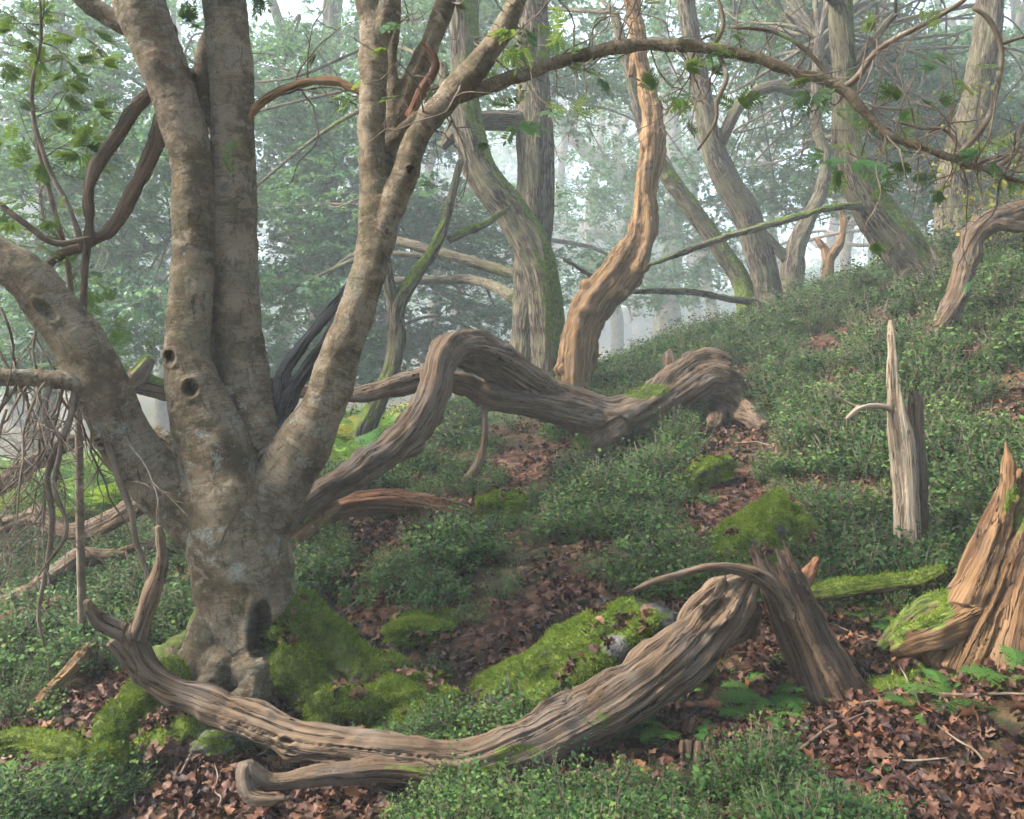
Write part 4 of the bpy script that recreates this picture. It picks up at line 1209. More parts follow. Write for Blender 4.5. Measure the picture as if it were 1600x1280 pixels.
for (px, d, h, r, sd, nc) in [(30,19,12,.26,101,16),(170,22,13,.3,102,16),(250,17,10,.2,103,12),(440,21,12,.25,104,14),(590,25,14,.28,105,16),(660,19,11,.22,106,12),(720,24,13,.27,107,14),
        (780,30,16,.3,108,14),(905,34,18,.38,109,5),(960,28,15,.3,110,5),(1085,36,18,.35,111,5),(1130,27,14,.26,112,5),(1160,40,20,.4,113,5),(1225,24,13,.2,114,12),(1262,31,16,.3,115,5),
        (1330,21,12,.2,116,14),(1365,30,16,.3,117,14),(1410,18,11,.22,118,16),(1460,23,13,.25,119,16),(1530,17,10,.2,120,14),(1590,15,9,.18,121,14),(1640,18,11,.24,122,12),
        (330,30,16,.3,123,14),(100,33,17,.33,124,14),(520,36,18,.35,125,14),(-60,25,14,.3,126,12),(1000,45,22,.45,127,5),(850,50,24,.45,128,5),(1300,46,22,.45,129,5),(420,48,23,.45,130,12),(200,46,23,.45,131,12),(1500,38,19,.38,132,12),(640,52,24,.45,133,12)]:
    d *= 2.5; x = (px - CXP) / FPX * d
    beyond = [t for q, t in [(0, "the leaning stem's outer end"), (80, "the hanging dry twigs"), (230, "the leaning smooth stem"), (400, "the paired upright stems"), (470, "the smooth upright stem's right side"), (560, "the curved right-hand stem"),
              (650, "the crooked knee of the arching log"), (760, "the leaning mossy oak"), (870, "the straight elbow-limbed oak"), (940, "the golden dead tree's foot"), (1020, "the golden dead tree's top"), (1110, "the long-limbed foggy oak"),
              (1145, "the slender moss-yellowed oak"), (1210, "the pale curving oak"), (1245, "the crooked burred oak"), (1310, "the small golden snag"), (1380, "the dark leaning oak's trunk"), (1440, "the dark leaning oak's foot"), (1520, "the yellow birch"), (1560, "the yellow birch's crown"), (1600, "the bent dead trunk's elbow"), (9999, "the bent dead trunk's tip")] if px <= q][0]
    build = "slim young" if r < .195 else "slender" if r < .24 else ("sturdy" if r < .34 else "massive")
    far_oak(x, d, h * 2.0, r * 1.7, sd, max(3, int(nc * .42)), label="%s %s oak in the mist beyond %s" % (build, "faint" if d > 68 else "grey", beyond))

# foliage regions of the slope oaks: pixel box, depth range, number of boughs, bough size, sprays
for (x0, y0, x1, y1, d0, d1, cnt, R, ns) in [
    (0,120,270,330,9.5,13,14,.8,46),(0,330,260,600,9,13,18,.75,50),(-100,0,250,140,12,15,9,.9,36),
    (400,230,560,620,10,15,20,.75,50),(400,20,640,240,12,16,10,.9,44),(560,330,800,560,12.8,16,16,.8,46),
    (660,0,1000,150,13.2,17,14,.9,46),(620,140,720,330,13,16,6,.8,40),(860,120,1000,420,24,36,8,1.6,40),
    (1040,0,1310,170,12,16,10,.8,40),(1140,170,1320,330,14.6,18,8,.8,34),(1330,60,1500,340,11.6,15,18,.8,44),(1480,40,1640,360,11,14,12,.8,44),
    (1020,240,1120,420,20,34,5,1.1,34),(1040,300,1330,460,20,34,7,1.1,34),(400,480,800,640,12,18,12,.7,40),(880,400,1000,500,22,34,5,1.2,34),(-50,-70,1650,130,10,16,26,1.0,44)]:
    for k in range(int(cnt * 1.4)):
        k_ = 1.75 if d0 < 15 else 1.4
        a = P(RNG.uniform(x0, x1), RNG.uniform(y0, y1), k_ * RNG.uniform(d0, d1) + (RNG.random() < .35) * 6)
        if a[2] < gz1(a[0], a[1]) + .5: continue
        best, bd = None, 1e9
        for T in TREES:
            c = T['chains'][0]
            dist = np.linalg.norm(c.pos - a, axis=1).min()
            if dist < bd: best, bd = T, dist
        best['anchors'].append((a, k_ * R * RNG.uniform(.8, 1.25), int(ns * 1.4)))


# unseen oaks added beside and behind the camera to shade the near slope
NEAR0 = len(TREES)
for (x, y, h, r, sd, lb) in [(-8.2,.5,8.5,.24,201,"unseen oak added left of the viewpoint to shade the slope"), (8.6,1.,8.8,.25,202,"unseen oak added right of the viewpoint to shade the slope"),
                         (-9.8,6.5,8.5,.24,203,"unseen oak added in the hollow beyond the hanging twigs for overhead shade"), (10.5,6.,9.,.26,204,"unseen oak added on the bank right of the golden stump for overhead shade"), (1.,-5.,9.,.25,205,"unseen oak added behind the viewpoint to shade the slope")]:
    far_oak(x, y, h, r, sd, 0, label=lb, group="unseen oaks added to shade the slope")
TREES.append(dict(root=rowan, base=base_rowan, chains=[c for c in rowan_chains if c.part.startswith("stem")], anchors=[], seed=0, kind='oakfar'))  # rowan also carries added oak-leaf boughs, out of view, for shade
for k in range(300):  # canopy boughs added above the view to darken the near ground and mist
    x, y = RNG.uniform(-10, 10.5), RNG.uniform(-6, 12.5)
    g_ = gz1(x, y)
    lo = max(g_ + 3.4, CAMZ + .47 * max(y, 0) + 1.0)
    a = np.array([x, y, lo + RNG.uniform(0, 2.4)])
    if fbm(np.array([[x * .35, y * .35, 5.]]), 2)[0] < -.12: continue
    best, bd = None, 1e9
    for T in TREES[:3] + TREES[NEAR0:]:
        dist = np.linalg.norm(T['chains'][0].pos - a, axis=1).min()
        if dist < bd: best, bd = T, dist
    best['anchors'].append((a, RNG.uniform(.7, 1.1), 26))

for T in TREES:
    pos, dirs, tw = [], [], []
    root, b = T['root'], T['base']
    nlimb = 0
    for (a, R, ns) in T['anchors']:
        cands = np.concatenate([c.pos for c in T['chains']]); cr = np.concatenate([c.rad for c in T['chains']])
        dd = np.linalg.norm(cands - a, axis=1) + np.where(cands[:, 2] < b[2] + 1.0, 5, 0) + np.where(cands[:, 2] > a[2] + .6, .6, 0)
        i = int(np.argmin(dd)); p0 = cands[i]; L = np.linalg.norm(a - p0)
        if L > .3:
            mid = []
            for f in (.25, .5, .75):
                mid.append(p0 + (a - p0) * f + RNG.normal(0, .07 * L, 3) + np.array([0, 0, .10 * L * math.sin(f * 3.14)]))
            r0 = min(cr[i] * .5, .012 + .012 * L)
            c = Chain([p0] + mid + [a], r0 * np.array([1, .8, .65, .5, .3]), "limb", .12)
            if T['kind'] == 'oak':
                v, q, t = c.tube(8); w = c.wood(8, nlimb)
                mo = np.clip(.3 + .3 * noise(v * 1.5), 0, 1)
                link("limb", mk_mesh("limb", v - b, [q, t], M['oak'], True, dict(wood=w, moss=mo, lichen=mo * 0)), root)
                nlimb += 1
            else:
                tw.append(c)
        out = norm(a - p0 + 1e-3)
        # leaves hang in a few flat layers round the end of the bough
        nl = 5
        cen = a + RNG.normal(0, R * .45, (nl, 3)) * np.array([1, 1, .55])
        for k in range(ns):
            l = RNG.integers(0, nl)
            q = RNG.normal(0, R * .42, 3) * np.array([1, 1, .16])
            pos.append(cen[l] + q); dirs.append(norm(q * np.array([1, 1, .3]) + out * .3 + RNG.normal(0, .25, 3)))
        for l in range(nl):
            k = 2 if T['kind'] == 'oak' else 1
            for _ in range(k):
                e = cen[l] + RNG.normal(0, R * .5, 3) * np.array([1, 1, .2])
                m1 = a + (cen[l] - a) * .6 + RNG.normal(0, .1 * R, 3)
                tw.append(Chain([a, m1, (cen[l] + e) / 2 + RNG.normal(0, .05, 3), e], np.array([.011, .008, .006, .003]) * (1 if T['kind'] == 'oak' else 2), "twigs", .12))
    if tw:
        v_, q_, t_, w_ = tubes_mesh(tw, 5, b)
        o = link("twigs", mk_mesh("twigs", v_, [q_, t_], M['twig']), root); tag(o, kind="stuff")
    if pos:
        foliage("crown", pos, dirs, T['kind'], 1.3 if T['kind'] == 'oak' else 1.3 + max(0, b[1] - 16) / 40, root, b, M['oakleaf'])

# yellow birch sapling at the top right
bb = P(1545, 460, 9.4); bb[2] = gz1(bb[0], bb[1])
birch = empty("birch_sapling", bb, "young birch with yellow autumn leaves at the top of the slope", "sapling")
tw, ends = [], []
for (dx, L) in ((-.15, 1.5), (.1, 1.8), (-.3, 1.3)):
    grow(bb + np.array([0, 0, -.05]), (dx, -.05, 1), L, .011, tw, 0, .0, .10, 9, ends, 2, .12)
v_, q_, t_, w_ = tubes_mesh(tw, 5, bb)
link("stems", mk_mesh("stems", v_, [q_, t_], M['twig']), birch)
ends = [e for e in ends if RNG.random() < .4]
foliage("crown", [e[0] for e in ends], [e[1] for e in ends], 'birch', 1.2, birch, bb, M['birchleaf'])

# ------------------------------------------------------------------ mossy boulders
BTOP = [ROOT_TOP]
def boulder(label, cx, cy, rx, ry, depth_k=.8, tilt=0., mossamt=.9, seed=0., squash=1., bare=()):
    d = GD(cx, cy + ry * .75)
    c = P(cx, cy, d + rx / FPX * d * .3)
    sx, sz = rx * d / FPX, ry * d / FPX
    n1, n2 = 72, 36
    th, ph = np.meshgrid(np.linspace(0, 2 * np.pi, n1, endpoint=False), np.linspace(0, np.pi, n2))
    U = np.stack([np.cos(th) * np.sin(ph), np.sin(th) * np.sin(ph), np.cos(ph)], -1).reshape(-1, 3)
    U = np.sign(U) * np.abs(U) ** .85
    f = 1 + .34 * noise(U * 1.5 + seed * 5) + .20 * noise(U * 3.4 + seed) + .06 * noise(U * 9 + seed) + .02 * noise(U * 20)
    S = U * f[:, None] * np.array([sx, max(sx, sz) * depth_k, sz])
    ca, sa = math.cos(tilt), math.sin(tilt)
    S = np.stack([S[:, 0] * ca - S[:, 2] * sa, S[:, 1], S[:, 0] * sa + S[:, 2] * ca], 1)
    Vb = S + c
    i = np.arange(n2 - 1)[:, None] * n1; j = np.arange(n1)[None]; j2 = (j + 1) % n1
    Fb = np.stack([i + j, i + n1 + j, i + n1 + j2, i + j2], -1).reshape(-1, 4)
    Nb = vnormals(Vb, Fb)
    if ((Nb * (Vb - c)).sum(1) < 0).mean() > .5: Fb = Fb[:, ::-1]; Nb = -Nb
    m = np.clip(mossamt + .35 * Nb[:, 2] - .15 + .45 * fbm(Vb * 5 + seed, 3), 0, 1)
    X, Y, _ = project(Vb)
    for (a, b_, r) in bare: m *= sstep(.5, 1.2, np.hypot(X - a, Y - b_) / r)
    base = c.copy(); base[2] = gz1(c[0], c[1])
    root = empty("mossy_boulder", base, label, "boulder", None)
    link("rock", mk_mesh("rock", Vb - base, Fb, M['rock'], True, dict(moss=m), Nb), root)
    # moss blades spread evenly over the faces
    A = Vb[Fb]; ar = np.linalg.norm(np.cross(A[:, 2] - A[:, 0], A[:, 3] - A[:, 1]), axis=1) * .5
    n = int(min(90000, ar.sum() / .000013))
    k = RNG.choice(len(Fb), n, p=ar / ar.sum())
    u, w = RNG.random((n, 1)), RNG.random((n, 1))
    p = A[k, 0] * (1 - u) * (1 - w) + A[k, 1] * u * (1 - w) + A[k, 2] * u * w + A[k, 3] * (1 - u) * w
    nn = norm(Nb[Fb[k]].mean(1))
    BTOP.append((p, nn))
    blades("moss", p, nn, sstep(.5, .75, m[Fb[k]].mean(1)), root, base, 1., .010, .0026)
    return root

boulder("long boulder under bright green moss behind the foreground log", 865, 1062, 165, 62, .5, .66, .92, 1., bare=[(770,1100,14),(745,1140,24),(960,1010,22)])
boulder("pale lichen-topped boulder beside the splintered stump's slab", 1000, 968, 62, 30, .8, -.2, .42, 2.)
boulder("yellow-mossed boulder on the slope above the leaning dark stump", 1180, 868, 95, 62, .8, .7, .85, 3.)
boulder("low moss cushion among bilberry right of the many-stemmed tree", 662, 982, 58, 20, .9, .05, 1., 4.)
boulder("round moss mound at the end of the red-brown log", 786, 795, 36, 26, .8, .1, .9, 5.)
boulder("small mossy stone beside a fern below the foreground log", 880, 1258, 24, 18, .9, 0., .95, 6.)
boulder("wide dark mossy boulder between the tree's roots and the log", 610, 1110, 105, 50, .55, .0, 1., 7.)
boulder("mossy rock on the slope below the arching trunk's roots", 1100, 745, 42, 26, .8, .5, .75, 8.)
boulder("mossy boulder among bilberry behind the split post", 1475, 745, 26, 20, .8, .0, .8, 9.)
boulder("pale stone half buried below the mossy root", 330, 1168, 40, 20, .7, .2, .5, 10.)

# ------------------------------------------------------------------ ground cover
def in_spots(px, py, spots):
    f = np.zeros(len(px))
    for (a, b, rx, ry, k) in spots:
        q = ((px - a) / rx) ** 2 + ((py - b) / ry) ** 2
        f = np.maximum(f, k * (1 - sstep(.55, 1.2, q)))
    return f

CLEAR = [(1330,1150,230,60,.75),(1250,980,110,60,.9),(1390,1010,70,50,.9),(300,1210,110,50,.9),(1120,860,80,35,.8),(1150,690,70,40,.95),(1560,670,80,35,.9),
         (1490,530,80,35,.9),(640,900,60,24,.35),(950,870,60,24,.4),(870,1065,130,90,1.),(390,1070,170,80,1.),(560,1090,110,70,1.),(1300,560,40,20,.6),
         (1180,830,40,40,.5),(1000,970,60,30,.9),(1530,950,90,90,.8),(1425,870,25,30,.9),(450,1240,90,40,.6),(190,1110,90,70,.8),(660,985,60,25,.9),(1050,1000,140,70,.6),(700,1205,340,40,1.),(640,1258,120,30,.3),(1100,1200,90,40,.6),
         (1080,620,60,30,.7),(60,1165,110,40,.9),(740,800,90,20,.6),(1480,1240,110,40,.5),(1290,1060,60,40,1.),(1380,880,60,25,.6),(1455,530,60,42,1.),(610,802,130,26,1.),(470,840,50,30,.9),(600,838,120,26,.9),(900,730,60,36,.9),(680,815,60,24,.8),(1580,520,60,40,.5),(1430,455,50,30,.8),(1450,545,50,30,1.)]

FERNS = [
    (775,1256,58,6,"bright fern below the foreground log beside a small mossy stone"),
    (760,1150,48,4,"fern at the foot of the long mossy boulder"),
    (1055,1140,55,6,"fern beside the thick end of the foreground log"),
    (1195,1085,60,7,"fern in brown leaves left of the dark stump's foot"),
    (1262,1082,46,5,"fern touching the dark leaning stump's foot"),
    (1490,1095,66,8,"large fern on brown leaves below the golden stump"),
    (1530,1020,48,6,"fern against the golden stump's lower right side"),
    (1425,1000,42,5,"fern beside the golden stump's mossy root flare"),
    (1355,965,46,5,"fern behind the dark stump near the mossy pole"),
    (1190,1120,56,6,"fern over bilberry in front of the dark stump"),
    (1330,1235,64,7,"broad low fern among leaves and bilberry in the foreground"),
    (1375,1255,58,6,"fern beside the broad low foreground fern"),
    (1130,1175,46,5,"small fern near broken wood pieces"),
    (110,1195,46,5,"fern growing below the moss-wrapped log"),
    (40,1215,46,5,"fern beside the trailing mossy root on the left"),
    (1585,1060,60,6,"fern right of the golden stump on mossy soil"),
    (560,1150,36,4,"small fern in the shade of the wide mossy boulder"),
    (1300,880,40,5,"fern under the mossy boulder above the dark stump"),
    (1240,870,36,5,"small fern at the yellow-mossed boulder's edge"),
    (680,1135,40,4,"fern between wide mossy boulder and foreground log"),
    (1470,800,36,5,"fern among bilberry right of the split post"),
    (1060,1085,36,4,"fern tucked behind the thick end of the log"),
    (1440,1110,44,5,"fern on open brown leaves left of the large fern")]
CLEAR += [(f[0], f[1] - 8, f[2] * .9, f[2] * .55, .9) for f in FERNS]

def instancer(name, pts, rots, scl, variants, label, cat, idx=None):
    col = bpy.data.collections.new(name + "_pieces")
    for i, me in enumerate(variants):
        o = bpy.data.objects.new("%s_piece_%02d" % (name, i), me); col.objects.link(o)
    n = len(pts)
    me = bpy.data.meshes.new(name)
    me.vertices.add(n); me.vertices.foreach_set("co", np.asarray(pts, np.float32).ravel())
    a = me.attributes.new("turn", 'FLOAT_VECTOR', 'POINT'); a.data.foreach_set("vector", np.asarray(rots, np.float32).ravel())
    a = me.attributes.new("size", 'FLOAT', 'POINT'); a.data.foreach_set("value", np.asarray(scl, np.float32))
    a = me.attributes.new("pick", 'INT', 'POINT'); a.data.foreach_set("value", (RNG.integers(0, len(variants), n) if idx is None else idx).astype(np.int32))
    o = link(name, me)
    ng = bpy.data.node_groups.new(name, 'GeometryNodeTree')
    ng.interface.new_socket("Geometry", in_out='INPUT', socket_type='NodeSocketGeometry')
    ng.interface.new_socket("Geometry", in_out='OUTPUT', socket_type='NodeSocketGeometry')
    N_ = ng.nodes; L_ = ng.links
    gi = N_.new("NodeGroupInput"); go = N_.new("NodeGroupOutput")
    ip = N_.new("GeometryNodeInstanceOnPoints"); ci = N_.new("GeometryNodeCollectionInfo")
    ci.inputs[0].default_value = col; ci.inputs[1].default_value = True; ci.inputs[2].default_value = True
    def na(nm, dt):
        q = N_.new("GeometryNodeInputNamedAttribute"); q.data_type = dt; q.inputs[0].default_value = nm; return q.outputs[0]
    L_.new(gi.outputs[0], ip.inputs["Points"]); L_.new(ci.outputs[0], ip.inputs["Instance"])
    ip.inputs["Pick Instance"].default_value = True
    L_.new(na("pick", 'INT'), ip.inputs["Instance Index"])
    L_.new(na("turn", 'FLOAT_VECTOR'), ip.inputs["Rotation"])
    L_.new(na("size", 'FLOAT'), ip.inputs["Scale"])
    L_.new(ip.outputs[0], go.inputs[0])
    md = o.modifiers.new("scatter", 'NODES'); md.node_group = ng
    return tag(o, label, cat, kind="stuff")

def clump_mesh(seed, nst=20, spread=.16, height=.22, leaf=.027, mat='bilberry', bare=.0):
    rg = np.random.default_rng(seed)
    lv, lf = leaf_shape(4, .33, 1, 0, .25, .05)
    Vs, Fs, Rn, off = [], [], [], 0
    tubes = []
    for k in range(nst):
        a = rg.uniform(0, 6.28); r = spread * math.sqrt(rg.random())
        p0 = np.array([math.cos(a) * r * .55, math.sin(a) * r * .55, -.02])
        h = height * rg.uniform(.55, 1.1) * (1 - .35 * (r / spread) ** 2)
        p2 = np.array([math.cos(a) * r * 1.25 + rg.normal(0, .03), math.sin(a) * r * 1.25 + rg.normal(0, .03), h])
        p1 = (p0 + p2) / 2 + np.array([0, 0, h * .12]) + rg.normal(0, .012, 3)
        tubes.append(Chain([p0, p1, p2], [.0022, .0018, .001], "s", .08))
        for j in range(12):
            u = bare + (1 - bare) * (.22 + .78 * rg.random())
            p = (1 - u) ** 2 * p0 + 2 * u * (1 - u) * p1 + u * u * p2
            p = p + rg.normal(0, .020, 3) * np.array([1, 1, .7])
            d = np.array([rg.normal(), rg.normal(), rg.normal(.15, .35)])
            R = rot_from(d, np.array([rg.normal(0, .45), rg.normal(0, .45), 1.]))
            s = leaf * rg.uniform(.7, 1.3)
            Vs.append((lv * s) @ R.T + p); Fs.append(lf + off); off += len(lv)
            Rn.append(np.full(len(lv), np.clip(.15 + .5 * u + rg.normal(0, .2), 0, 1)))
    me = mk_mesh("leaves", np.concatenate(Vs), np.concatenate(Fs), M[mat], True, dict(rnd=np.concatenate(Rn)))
    tv, tq, tt, _ = tubes_mesh(tubes, 3)
    n0 = off
    allV = np.concatenate([np.concatenate(Vs), tv])
    me2 = mk_mesh("clump", allV, [np.concatenate(Fs), tq + n0, tt + n0], M[mat], True, dict(rnd=np.concatenate(Rn + [np.zeros(len(tv))])))
    me2.materials.append(M['twig'])
    mi = np.zeros(len(me2.polygons), np.int32); mi[len(np.concatenate(Fs)):] = 1
    me2.polygons.foreach_set("material_index", mi)
    bpy.data.meshes.remove(me)
    return me2

# bilberry
n = 42000
u = RNG.random(n)
cy_ = 2.3 + 14.5 * RNG.random(n) ** 1.25
cx_ = (RNG.random(n) * 1.5 - .75) * (cy_ + .8)
cz_ = ground_z(cx_, cy_)
pp = np.stack([cx_, cy_, cz_], 1)
bx, by, bd = project(pp)
patch = fbm(np.stack([cx_, cy_, np.zeros(n)], 1) * 1.05 + 40, 3)
prob = np.where(cy_ > 4.4, .82, .20) + 2.0 * patch + .9 * noise(np.stack([cx_, cy_, np.zeros(n)], 1) * 4.2)
prob = prob - 1.5 * in_spots(bx, by, CLEAR)
prob = np.where((bx < 330) & (by < 960) & (cy_ > 7.5), prob * .5, prob)
dens = np.clip(prob, 0, 1) * np.clip(2.6 / cy_, .12, .5)
k = RNG.random(n) < dens
pts = pp[k]; nk = k.sum()
print("bilberry clumps", nk)
far = np.clip((pts[:, 1] - 4) / 8, 0, 1)
rots = np.stack([RNG.normal(0, .15, nk), RNG.normal(0, .15, nk), RNG.uniform(0, 6.28, nk)], 1)
edge = np.clip(prob[k], .25, 1)
scl = RNG.uniform(.4, 1.0, nk) * (.45 + .55 * edge) * (1 + .6 * far) * np.where(pts[:, 1] > 4.4, 1.25, .9)
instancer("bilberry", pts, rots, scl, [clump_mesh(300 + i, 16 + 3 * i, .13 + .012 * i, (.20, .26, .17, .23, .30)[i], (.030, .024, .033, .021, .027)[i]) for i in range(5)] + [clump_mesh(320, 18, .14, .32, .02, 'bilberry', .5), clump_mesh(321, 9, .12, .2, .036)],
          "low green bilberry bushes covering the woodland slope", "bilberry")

# fallen leaves
def litter_mesh(seed):
    rg = np.random.default_rng(seed)
    lv, lf = leaf_shape(11, .25, 4.2, .32, rg.uniform(-.5, .9), 0., 1.)
    y = lv[:, 1]
    lv[:, 2] += rg.uniform(-.25, .30) * np.sin(y * 3.1) + rg.uniform(-.15, .15) * np.sin(y * 6 + 1) + rg.uniform(-1.2, 1.2) * lv[:, 0] ** 2 + .05 * rg.normal(size=len(y)) * (np.abs(lv[:, 0]) > .02)
    lv[:, 1] -= .5
    return mk_mesh("fallen_leaf", lv, lf, M['litter'], True)
LIT = [litter_mesh(500 + i) for i in range(8)]
def scatter(n, ymin, ymax, power):
    y = ymin + (ymax - ymin) * RNG.random(n) ** power
    x = (RNG.random(n) * 1.44 - .72) * (y + .5)
    return np.stack([x, y, ground_z(x, y)], 1)
pl = scatter(95000, 2.3, 13, 1.5)
lx, ly, ld = project(pl)
nground = len(pl)
fx = np.interp(pl[:, 0], gx, np.arange(len(gx))).astype(int); fy = np.interp(pl[:, 1], gy, np.arange(len(gy))).astype(int)
mossy = gm.reshape(XX.shape)[fy, fx]
lp = .25 + .9 * in_spots(lx, ly, CLEAR) - .65 * mossy + .35 * fbm(pl * 1.5, 2)
keep = RNG.random(len(pl)) < np.clip(lp, .02, 1)
pl = pl[keep]; nl = len(pl)
print("litter", nl)
e = .05
sx_ = (ground_z(pl[:, 0] + e, pl[:, 1]) - pl[:, 2]) / e; sy_ = (ground_z(pl[:, 0], pl[:, 1] + e) - pl[:, 2]) / e
rots = np.stack([np.arctan(sy_) + RNG.normal(0, .38, nl), -np.arctan(sx_) + RNG.normal(0, .38, nl), RNG.uniform(0, 6.28, nl)], 1)
pl[:, 2] += .008 + RNG.random(nl) * .022
scl = RNG.uniform(.042, .082, nl)
X_, Y_, D_ = project(pl)
bt = []
for (p_, n_) in BTOP:
    up_ = np.where(n_[:, 2] > .6)[0]
    w_ = fbm(p_[up_] * 4., 2) > .12
    sel_ = RNG.permutation(up_[w_])[:int(70 * len(p_) / 60000) + 12]
    bt.append((p_[sel_], n_[sel_]))
show = (X_ > 10) & (X_ < 1590) & (Y_ < 1275) & (in_spots(X_, Y_, [c for c in CLEAR if c[4] >= .9 and c[1] > 900]) > .4) & (~((X_ > 200) & (X_ < 700) & (Y_ < 1130)))
order = np.argsort(np.where(show, D_ - scl * 8, 99))
single = order[:260]
rest = np.ones(nl, bool); rest[single] = False
bp_ = np.concatenate([b[0] + b[1] * .012 for b in bt]); bn_ = np.concatenate([b[1] for b in bt])
br_ = np.stack([-np.arcsin(np.clip(bn_[:, 1], -1, 1)) + RNG.normal(0, .25, len(bp_)), np.arctan2(bn_[:, 0], bn_[:, 2]) + RNG.normal(0, .25, len(bp_)), RNG.uniform(0, 6.28, len(bp_))], 1)
instancer("leaf_litter", np.concatenate([pl[rest], bp_]), np.concatenate([rots[rest], br_]), np.concatenate([scl[rest], RNG.uniform(.04, .075, len(bp_))]), LIT, "carpet of fallen brown oak leaves on the woodland floor", "leaf litter")
for i in single:
    o = link("fallen_leaf", LIT[int(RNG.integers(0, 8))], None, pl[i] + np.array([0, 0, .012]))
    o.rotation_euler = rots[i]; s = scl[i] * 1.1; o.scale = (s, s, s)
    tag(o, "curled brown fallen oak leaf lying on the foreground litter", "leaf", "fallen oak leaves in the foreground litter")

# ferns
def frond_mesh(seed, n=15, L=1.):
    rg = np.random.default_rng(seed)
    V, F = [], []
    def tri(a, b, c):
        k = len(V); V.extend([a, b, c]); F.append((k, k + 1, k + 2))
    arch = rg.uniform(.5, .8)
    def rach(t): return np.array([.04 * math.sin(t * 4 + seed), L * (t - .12 * t * t), arch * L * .6 * (t - t ** 2.0 * 1.05)])
    for i in range(n + 6):
        t0, t1 = i / (n + 6), (i + 1) / (n + 6)
        a, b = rach(t0), rach(t1); w = np.array([.006 * (1.1 - t0), 0, 0])
        tri(a - w, a + w, b)
    for i in range(n):
        t = .16 + .83 * i / (n - 1)
        c = rach(t); tg = norm(rach(min(1, t + .02)) - rach(t - .02))
        ln = .30 * L * math.sin(math.pi * (.16 + .84 * (1 - t)) ** .9) ** .8 + .015
        for sg in (-1, 1):
            d = norm(np.array([sg * 1., .42, 0]) + tg * .2 + np.array([0, 0, -.18 + rg.normal(0, .08)]))
            q = norm(np.cross(d, [0, 0, 1.])) * sg
            m = 6
            for j in range(m):
                u = (j + .5) / m
                pc = c + d * ln * u
                pl_ = .062 * L * (1 - u * .85) * (ln / (.3 * L)) ** .4
                for s2 in (-1, 1):
                    tip = pc + q * s2 * pl_ + d * pl_ * .45 + np.array([0, 0, rg.normal(0, .006)])
                    hw = d * ln / m * .48
                    tri(pc - hw, pc + hw, tip)
    return mk_mesh("frond", np.array(V), np.array(F), M['fern'], False)
FR = [frond_mesh(700 + i) for i in range(4)]
BR = []
for i in range(3):
    me = FR[i].copy(); me.materials.clear(); me.materials.append(M['bracken']); BR.append(me)
def fern(px, py, size, n, label, seed):
    rg = np.random.default_rng(seed)
    d = GD(px, py + 6)
    p = P(px, py + 6, d); p[2] = gz1(p[0], p[1])
    root = empty("fern", p, label, "fern", "ferns on the woodland floor")
    for k in range(n):
        o = link("frond", FR[rg.integers(0, 4)], root)
        s = 1.35 * size * d / FPX * rg.uniform(.8, 1.15)
        o.scale = (s, s, s)
        o.rotation_euler = (rg.uniform(.05, .5), rg.normal(0, .15), 6.28 * k / n + rg.normal(0, .3))
for i, (px, py, sz, n, lb) in enumerate(FERNS):
    fern(px, py, sz, n, lb, 800 + i)

# bright bracken in the hollow on the left
nb = 420
by_ = RNG.uniform(8.5, 17, nb); bx_ = RNG.uniform(-.62, -.14, nb) * by_
pb = np.stack([bx_, by_, ground_z(bx_, by_)], 1)
rep = 5
pb = np.repeat(pb, rep, 0) + RNG.normal(0, .05, (nb * rep, 3)) * np.array([1, 1, 0])
rots = np.stack([RNG.uniform(.1, .7, nb * rep), RNG.normal(0, .2, nb * rep), RNG.uniform(0, 6.28, nb * rep)], 1)
instancer("bracken", pb, rots, RNG.uniform(.45, .85, nb * rep), BR, "bright green bracken filling the hollow behind the hanging twigs", "bracken")

# fallen twigs and chips of wood on the ground
for i in range(26):
    px, py = [(1500,1100),(430,1180),(300,1190),(640,930),(560,950),(720,960),(1180,700),(1330,1120),(1210,1180),(1420,1090),(950,1000),(250,1200),(880,880),(1000,860),(1560,670),(1480,560),
              (1250,640),(1100,840),(340,1250),(210,1250),(1380,1200),(1290,1160),(1520,1200),(600,1250),(690,900),(1340,1010)][i]
    d = GD(px, py); p = P(px, py, d)
    a = RNG.uniform(0, 3.14); L = RNG.uniform(.10, .24)
    pts = []
    for f in np.linspace(-1, 1, 5):
        x, y = p[0] + math.cos(a) * L * f + RNG.normal(0, .012), p[1] + math.sin(a) * L * f + RNG.normal(0, .012)
        pts.append((x, y, gz1(x, y) + .03 + RNG.uniform(0, .015)))
    r = RNG.uniform(.004, .008)
    c = Chain(pts, r * np.array([.6, 1, .9, .8, .4]), "t", .03)
    base = np.array([p[0], p[1], gz1(p[0], p[1])])
    v_, q_, t_, w_ = tubes_mesh([c], 7, base)
    o = link("fallen_twig", mk_mesh("fallen_twig", v_, [q_, t_], M['twig']), None, base)
    tag(o, "short dry twig lying on fallen brown leaves", "twig", "dry twigs on the woodland floor")
for i, (px, py, rp, lb) in enumerate([(1100,1172,15,"upright broken chunk of pale wood in the foreground leaves"), (1073,1168,12,"smaller wood chunk left of the upright pale chunk")]):
    d = GD(px, py + 22)
    ch_ = [px_chain([(px + k, py + 40, d, rp * .5), (px + k, py, d, rp * .5), (px + k * 1.1, py - 12 - 5 * (k % 2), d, rp * .3)], "chip", .015) for k in (-rp * .5, 0, rp * .5)]
    deadwood("wood_chunk", lb, ch_, M['dead_grey'], .006, "wood", seed=60. + i, sm=1, moss=(2, 0), irr=.2, flute=.2)

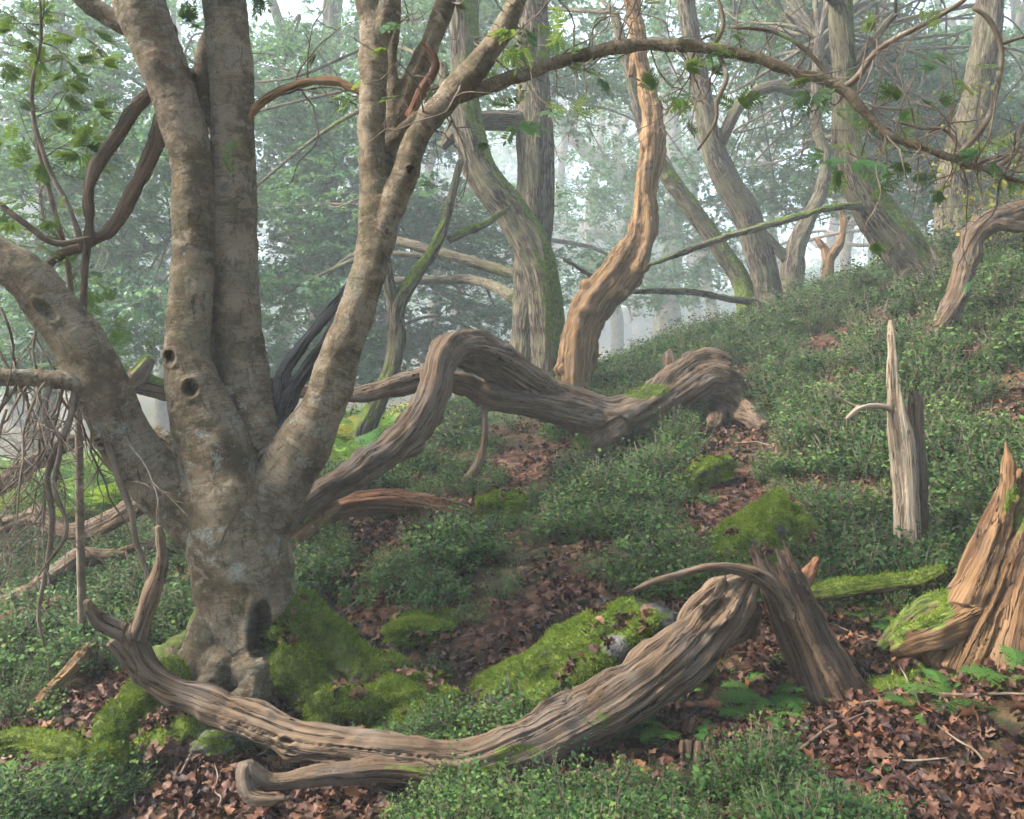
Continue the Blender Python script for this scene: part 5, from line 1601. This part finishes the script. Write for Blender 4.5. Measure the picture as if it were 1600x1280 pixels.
# ------------------------------------------------------------------ far-off wood closing the view
def far_clump(seed):
    rg = np.random.default_rng(seed)
    lv, lf = leaf_shape(3, .3, 1, 0, .3, .05)
    Vs, Fs, Rn, off = [], [], [], 0
    for k in range(260):
        p = norm(rg.normal(0, 1, 3)) * rg.uniform(.35, 1.) * np.array([1, 1, .75])
        R = rot_from(rg.normal(0, 1, 3), np.array([rg.normal(0, .5), rg.normal(0, .5), 1.]))
        Vs.append(lv * rg.uniform(.16, .30) @ R.T + p); Fs.append(lf + off); Rn.append(np.full(len(lv), rg.random())); off += len(lv)
    return mk_mesh("clump", np.concatenate(Vs), np.concatenate(Fs), M['oakleaf'], True, dict(rnd=np.concatenate(Rn)))
nf = 900
ang = RNG.uniform(-.66, .66, nf); rr = RNG.uniform(112, 155, nf)
fx_, fy_ = np.sin(ang) * rr, np.cos(ang) * rr
fz_ = ground_z(fx_, fy_) + 1 + 32 * RNG.random(nf) ** 1.1
kk = fbm(np.stack([fx_ * .05, fy_ * .02, fz_ * .07], 1) + 3, 2) > -.22
instancer("woodland", np.stack([fx_, fy_, fz_], 1)[kk], np.stack([RNG.normal(0, .2, nf), RNG.normal(0, .2, nf), RNG.uniform(0, 6.28, nf)], 1)[kk], RNG.uniform(2.4, 4.8, nf)[kk],
          [far_clump(900 + i) for i in range(3)], "far-off woodland dissolving into pale mist", "woodland")

# ------------------------------------------------------------------ mist
hz = NT("mist")
hz.n.clear(); hz.out = hz.n.new("ShaderNodeOutputMaterial")
pv = hz.n.new("ShaderNodeVolumePrincipled")
for nm in ("Density Attribute", "Color Attribute", "Temperature Attribute"):
    if nm in pv.inputs: pv.inputs[nm].default_value = ""
pv.inputs["Color"].default_value = (.90, .97, 1.0, 1)
pv.inputs["Density"].default_value = HAZE
pv.inputs["Anisotropy"].default_value = 0.0
hz.l.new(pv.outputs[0], hz.out.inputs["Volume"])
x0, x1, y0, y1, z0, z1 = -112, 112, -14, 170, float(GZ.min()) - 1.2, 62
HV = np.array([(x0,y0,z0),(x1,y0,z0),(x1,y1,z0),(x0,y1,z0),(x0,y0,z1),(x1,y0,z1),(x1,y1,z1),(x0,y1,z1)])
HF = np.array([(0,3,2,1),(4,5,6,7),(0,1,5,4),(1,2,6,5),(2,3,7,6),(3,0,4,7)])
haze = link("haze", mk_mesh("haze", HV, HF, hz.m, False))
tag(haze, "pale morning mist filling the wood", "mist", kind="stuff")
